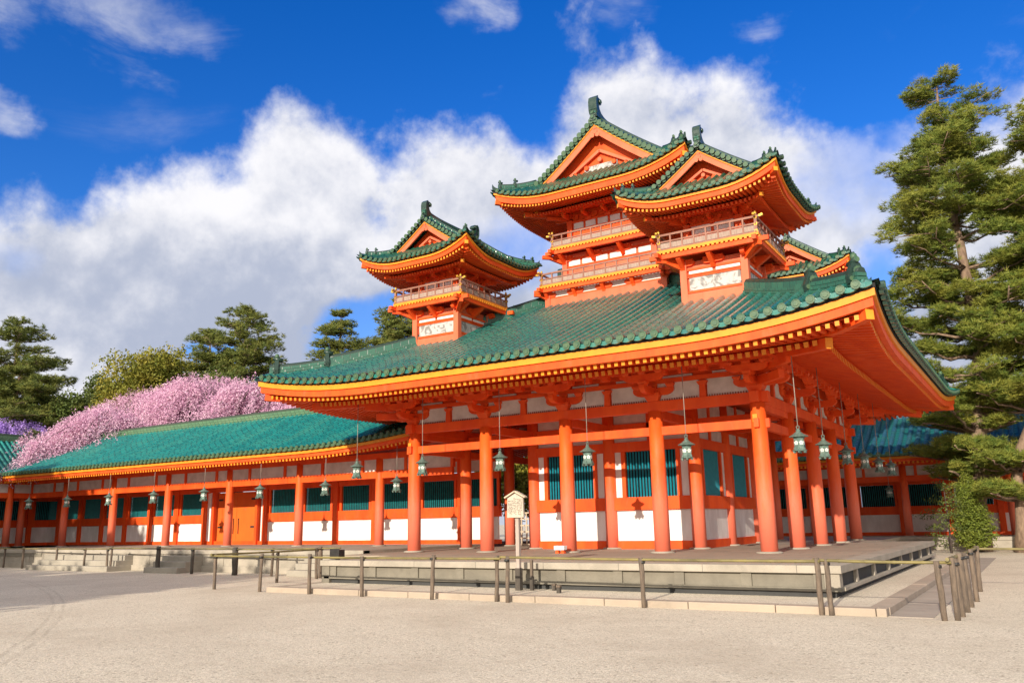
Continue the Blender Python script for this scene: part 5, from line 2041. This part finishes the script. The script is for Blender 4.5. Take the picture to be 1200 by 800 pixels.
# bushes at the end of the platform
def spray_shrub(name, label, base, H, prof_, seed, nst, mt, size, per, arch=.25, dens=.06):
    rg = np.random.default_rng(seed)
    root = empty(name, base)
    tag(root, label, 'shrub')
    base = np.array(base, float)
    mb = MB()
    mb.tube([base, base + [.03, .02, H * .5], base + [0, 0, H * .95]], [.05, .035, .012], 7, 0)
    P = []
    for i in range(nst):
        t = rg.random() ** .85 * .97 + .02
        a = rg.uniform(0, 6.283)
        R = prof_(t) * rg.uniform(.6, 1.12)
        n = max(4, int(R / dens))
        f = np.linspace(0.08, 1, n)[:, None]
        d = np.array([math.cos(a), math.sin(a), 0])
        pts = base + [0, 0, H * t] + d * R * f + np.array([0, 0, 1]) * (R * .55 * f - arch * R * f ** 2.2)
        pts = pts + rg.normal(size=pts.shape) * .03
        P.append(pts[n // 4:])
        if i % 3 == 0:
            mb.tube(pts[[0, n // 2, n - 1]], [.012, .008, .004], 4, 0)
    mb.build('trunk', 'bark_dark', root)
    T, row = leaves(np.concatenate(P), rg, per, size * .6, size)
    tri_mesh('crown', T, mt, root, row)
    return root


spray_shrub('conical_shrub', 'bright yellow-green conical shrub in front of the rear corridor', (3.66, 18.0, GZ), 3.25,
            lerp_prof([(0, .55), (.12, .85), (.3, .82), (.6, .55), (.85, .28), (1, .1)]), 4, 760, 'leaf_lime', .08, 4)
spray_shrub('feathery_shrub', 'dark feathery shrub with long thin sprays, left of the bright conical one', (2.75, 17.6, GZ), 2.9,
            lerp_prof([(0, .5), (.15, 1.1), (.4, 1.25), (.7, .8), (1, .3)]), 9, 95, 'leaf_dark', .085, 3, .35, .08)
round_tree('yellow_bush', 'yellow-green treetop showing over the rear corridor roof', (-2.0, 33.0, GZ), 8, 2.6, 2.0, 5.6, 12, 900, .26, 'leaf_lime', cat='tree', lobes=14)
round_tree('lilac_blossom_tree', 'lilac blossom treetop above the right half of the rear corridor roof', (2.2, 33.5, GZ), 8, 2.4, 1.7, 5.9, 15, 900, .22, 'blossom_lilac', cat='tree', lobes=12)
round_tree('garden_tree', 'green tree glimpsed through the gap beside the inner hall', (-18.5, 17.0, GZ), 8, 3.0, 3.0, 4.6, 19, 1500, .24, 'leaf_olive', cat='tree', lobes=16)

# pines and round trees behind the long corridor
bp = lerp_prof([(0, 2.0), (.4, 3.0), (.6, 2.8), (.8, 2.1), (.92, 1.3), (1, .5)])
for i, (x, y, h, sc, lab, wh) in enumerate([
        (-45.3, 20.0, 18.2, 1.55, 'full rounded pine, the taller of the pair left of the pavilion roof', 13),
        (-50.4, 20.6, 17.2, 1.35, 'thin tiered pine standing just left of the full rounded one', 9),
        (-35.1, 20.0, 16.3, .95, 'slim pine rising alone between cherry crown and left corner tower', 11),
        (-32.1, 21.0, 14.1, .60, 'small pale pine tip over the pavilion roof, left of the corner tower', 6),
        (-29.3, 20.0, 16.2, 1.15, 'pine half hidden behind the left corner tower', 11),
        (-62.0, 11.0, 17.8, 1.7, 'dark heavy pine at the far left border', 12),
        (-57.0, 9.0, 12.8, 1.8, 'lower olive pine in front of the dark one at far left', 9)]):
    pine('pine_tree', lab, [(x, y, GZ), (x + .3, y, h * .4), (x - .2, y, h * .7), (x, y, h - .4)], .26, (lambda s_: (lambda t: bp(t) * s_))(sc), 50 + i,
         int(9500 * sc), 10, .30, .05, int(wh * 1.4), mt='needle_far', group='pines behind the long corridor', base_frac=.33, padr=.64, lean_pads=.85)
round_tree('broadleaf_tree', 'olive-brown broadleaf tree with pointed dome crown behind the cherry', (-46.2, 13.0, GZ), 15, 4.8, 6.4, 9.6, 71, 14000, .20, 'leaf_olive', lobes=44, conic=.62, tr=.3)
round_tree('broadleaf_tree', 'low dark green round tree left of the olive-brown dome', (-53.5, 13.5, GZ), 13, 3.4, 3.4, 9.8, 72, 5500, .20, 'leaf_dark', lobes=18, tr=.3)
round_tree('broadleaf_tree', 'mustard tinted round tree between the low dark tree and left pines', (-58.5, 13.5, GZ), 12, 3.8, 3.2, 8.4, 73, 5500, .20, 'leaf_olive', lobes=18, tr=.3)
round_tree('broadleaf_tree', 'dark round tree filling the gap behind the middle of the cherry', (-40.0, 15.0, GZ), 12, 5.0, 3.4, 8.2, 74, 5500, .20, 'leaf_dark', lobes=20, tr=.3)


def cherry(name, label, base, limbs, seed, nstr, mt='blossom', size=.17, hang=(1.2, 3.4)):
    """weeping cherry: limbs are (centre, rx, ry, rz) clouds of hanging strands"""
    rg = np.random.default_rng(seed)
    root = empty(name, base)
    tag(root, label, 'tree')
    base = np.array(base, float)
    mb = MB()
    fork = base + [0, 0, 3.2]
    mb.tube([base, base + [.2, 0, 1.6], fork], [.42, .34, .30], 9, 0)
    P = []
    tot = sum(l[1] * l[2] for l in limbs)
    for (c, rx, ry, rz) in limbs:
        c = np.array(c, float)
        mid = (fork + c) / 2 + [0, 0, 1.0]
        mb.tube([fork, mid, c + [0, 0, -.4 * rz]], [.2, .13, .05], 6, 0)
        n = int(nstr * rx * ry / tot)
        clump = rg.normal(size=(9, 2)) * .45
        for _ in range(n):
            a, r = rg.uniform(0, 6.283), math.sqrt(rg.random())
            x, y = rx * r * math.cos(a), ry * r * math.sin(a)
            if rg.random() < .74:                      # gather strands on boughs
                q = clump[rg.integers(9)]
                x, y = rx * np.clip(q[0] + rg.normal() * .13, -1, 1), ry * np.clip(q[1] + rg.normal() * .13, -1, 1)
                r = min(1.0, math.hypot(x / rx, y / ry))
            z = rz * math.sqrt(max(0, 1 - r * r)) + rg.normal() * .22
            p0 = c + [x, y, z]
            out = np.array([x / rx, y / ry, 0]) + rg.normal(size=3) * .35
            h = rg.uniform(*hang) * .55
            k = int(h / .11) + 3
            f = np.linspace(0, 1, k)
            pts = p0 + np.outer(f, out * [.9, .9, 0]) * h * .75 + np.outer(f ** 1.6, [0, 0, -h])
            P.append(pts + rg.normal(size=pts.shape) * .06)
            if _ % 9 == 0:
                mb.tube(pts[[0, k // 2, k - 1]], [.018, .012, .006], 4, 0)
            if _ % 90 == 0:
                mb.tube([mid, (mid + p0) / 2 + [0, 0, .35], p0 + [0, 0, .05]], [.09, .06, .025], 5, 0)
    mb.build('trunk', 'bark_dark', root)
    P = np.concatenate(P)
    T, row = leaves(P, rg, 3, .07, size)
    tri_mesh('blossom_crown', T, mt, root, row)
    return root


cherry('cherry_tree', 'large pink weeping cherry in bloom behind the long corridor, spilling over its roof', (-39.0, 11.0, GZ),
       [((-38.0, 11.0, 7.0), 5.2, 3.4, 3.0), ((-32.5, 10.8, 7.0), 4.4, 3.0, 2.1), ((-44.0, 10.8, 7.4), 4.2, 3.0, 2.2), ((-48.5, 10.2, 6.6), 4.0, 2.6, 1.6),
        ((-27.8, 10.6, 6.6), 3.4, 2.4, 1.2), ((-41.0, 6.4, 6.5), 4.2, 2.4, 1.2), ((-43.0, 4.6, 5.7), 3.0, 1.7, .8), ((-52.0, 10.0, 6.6), 2.8, 2.2, .9)], 5, 8200, size=.10, hang=(1.4, 4.2))
cherry('cherry_tree', 'lilac weeping cherry at the far left border behind the side corridor', (-55.5, 7.8, GZ),
       [((-54.2, 7.4, 7.0), 2.6, 2.0, 1.2), ((-57.8, 7.8, 7.0), 3.0, 2.2, 1.4)], 6, 1500, 'blossom_lilac', size=.125)

# trees beyond the left border whose shadows reach the forecourt and the far end of the corridor
for i, (x, y, zc, rx, rz) in enumerate([(-14.8, -32.5, 4.7, 4.2, 4.4), (-20.5, -32.2, 4.9, 4.6, 4.4), (-27.0, -32.6, 4.8, 4.6, 4.3), (-35.0, -31.0, 9.6, 4.4, 6.2), (-42.5, -31.5, 9.8, 4.6, 6.4), (-50.0, -31.0, 9.8, 4.8, 6.4)]):
    round_tree('courtyard_tree', 'courtyard tree beyond the left border, seen only by its shadow on the gravel', (x, y, GZ), zc + rz, rx, rz, zc, 90 + i, 9000, .6,
               'leaf_dark', group='courtyard trees casting shadows', lobes=22, tr=.25)
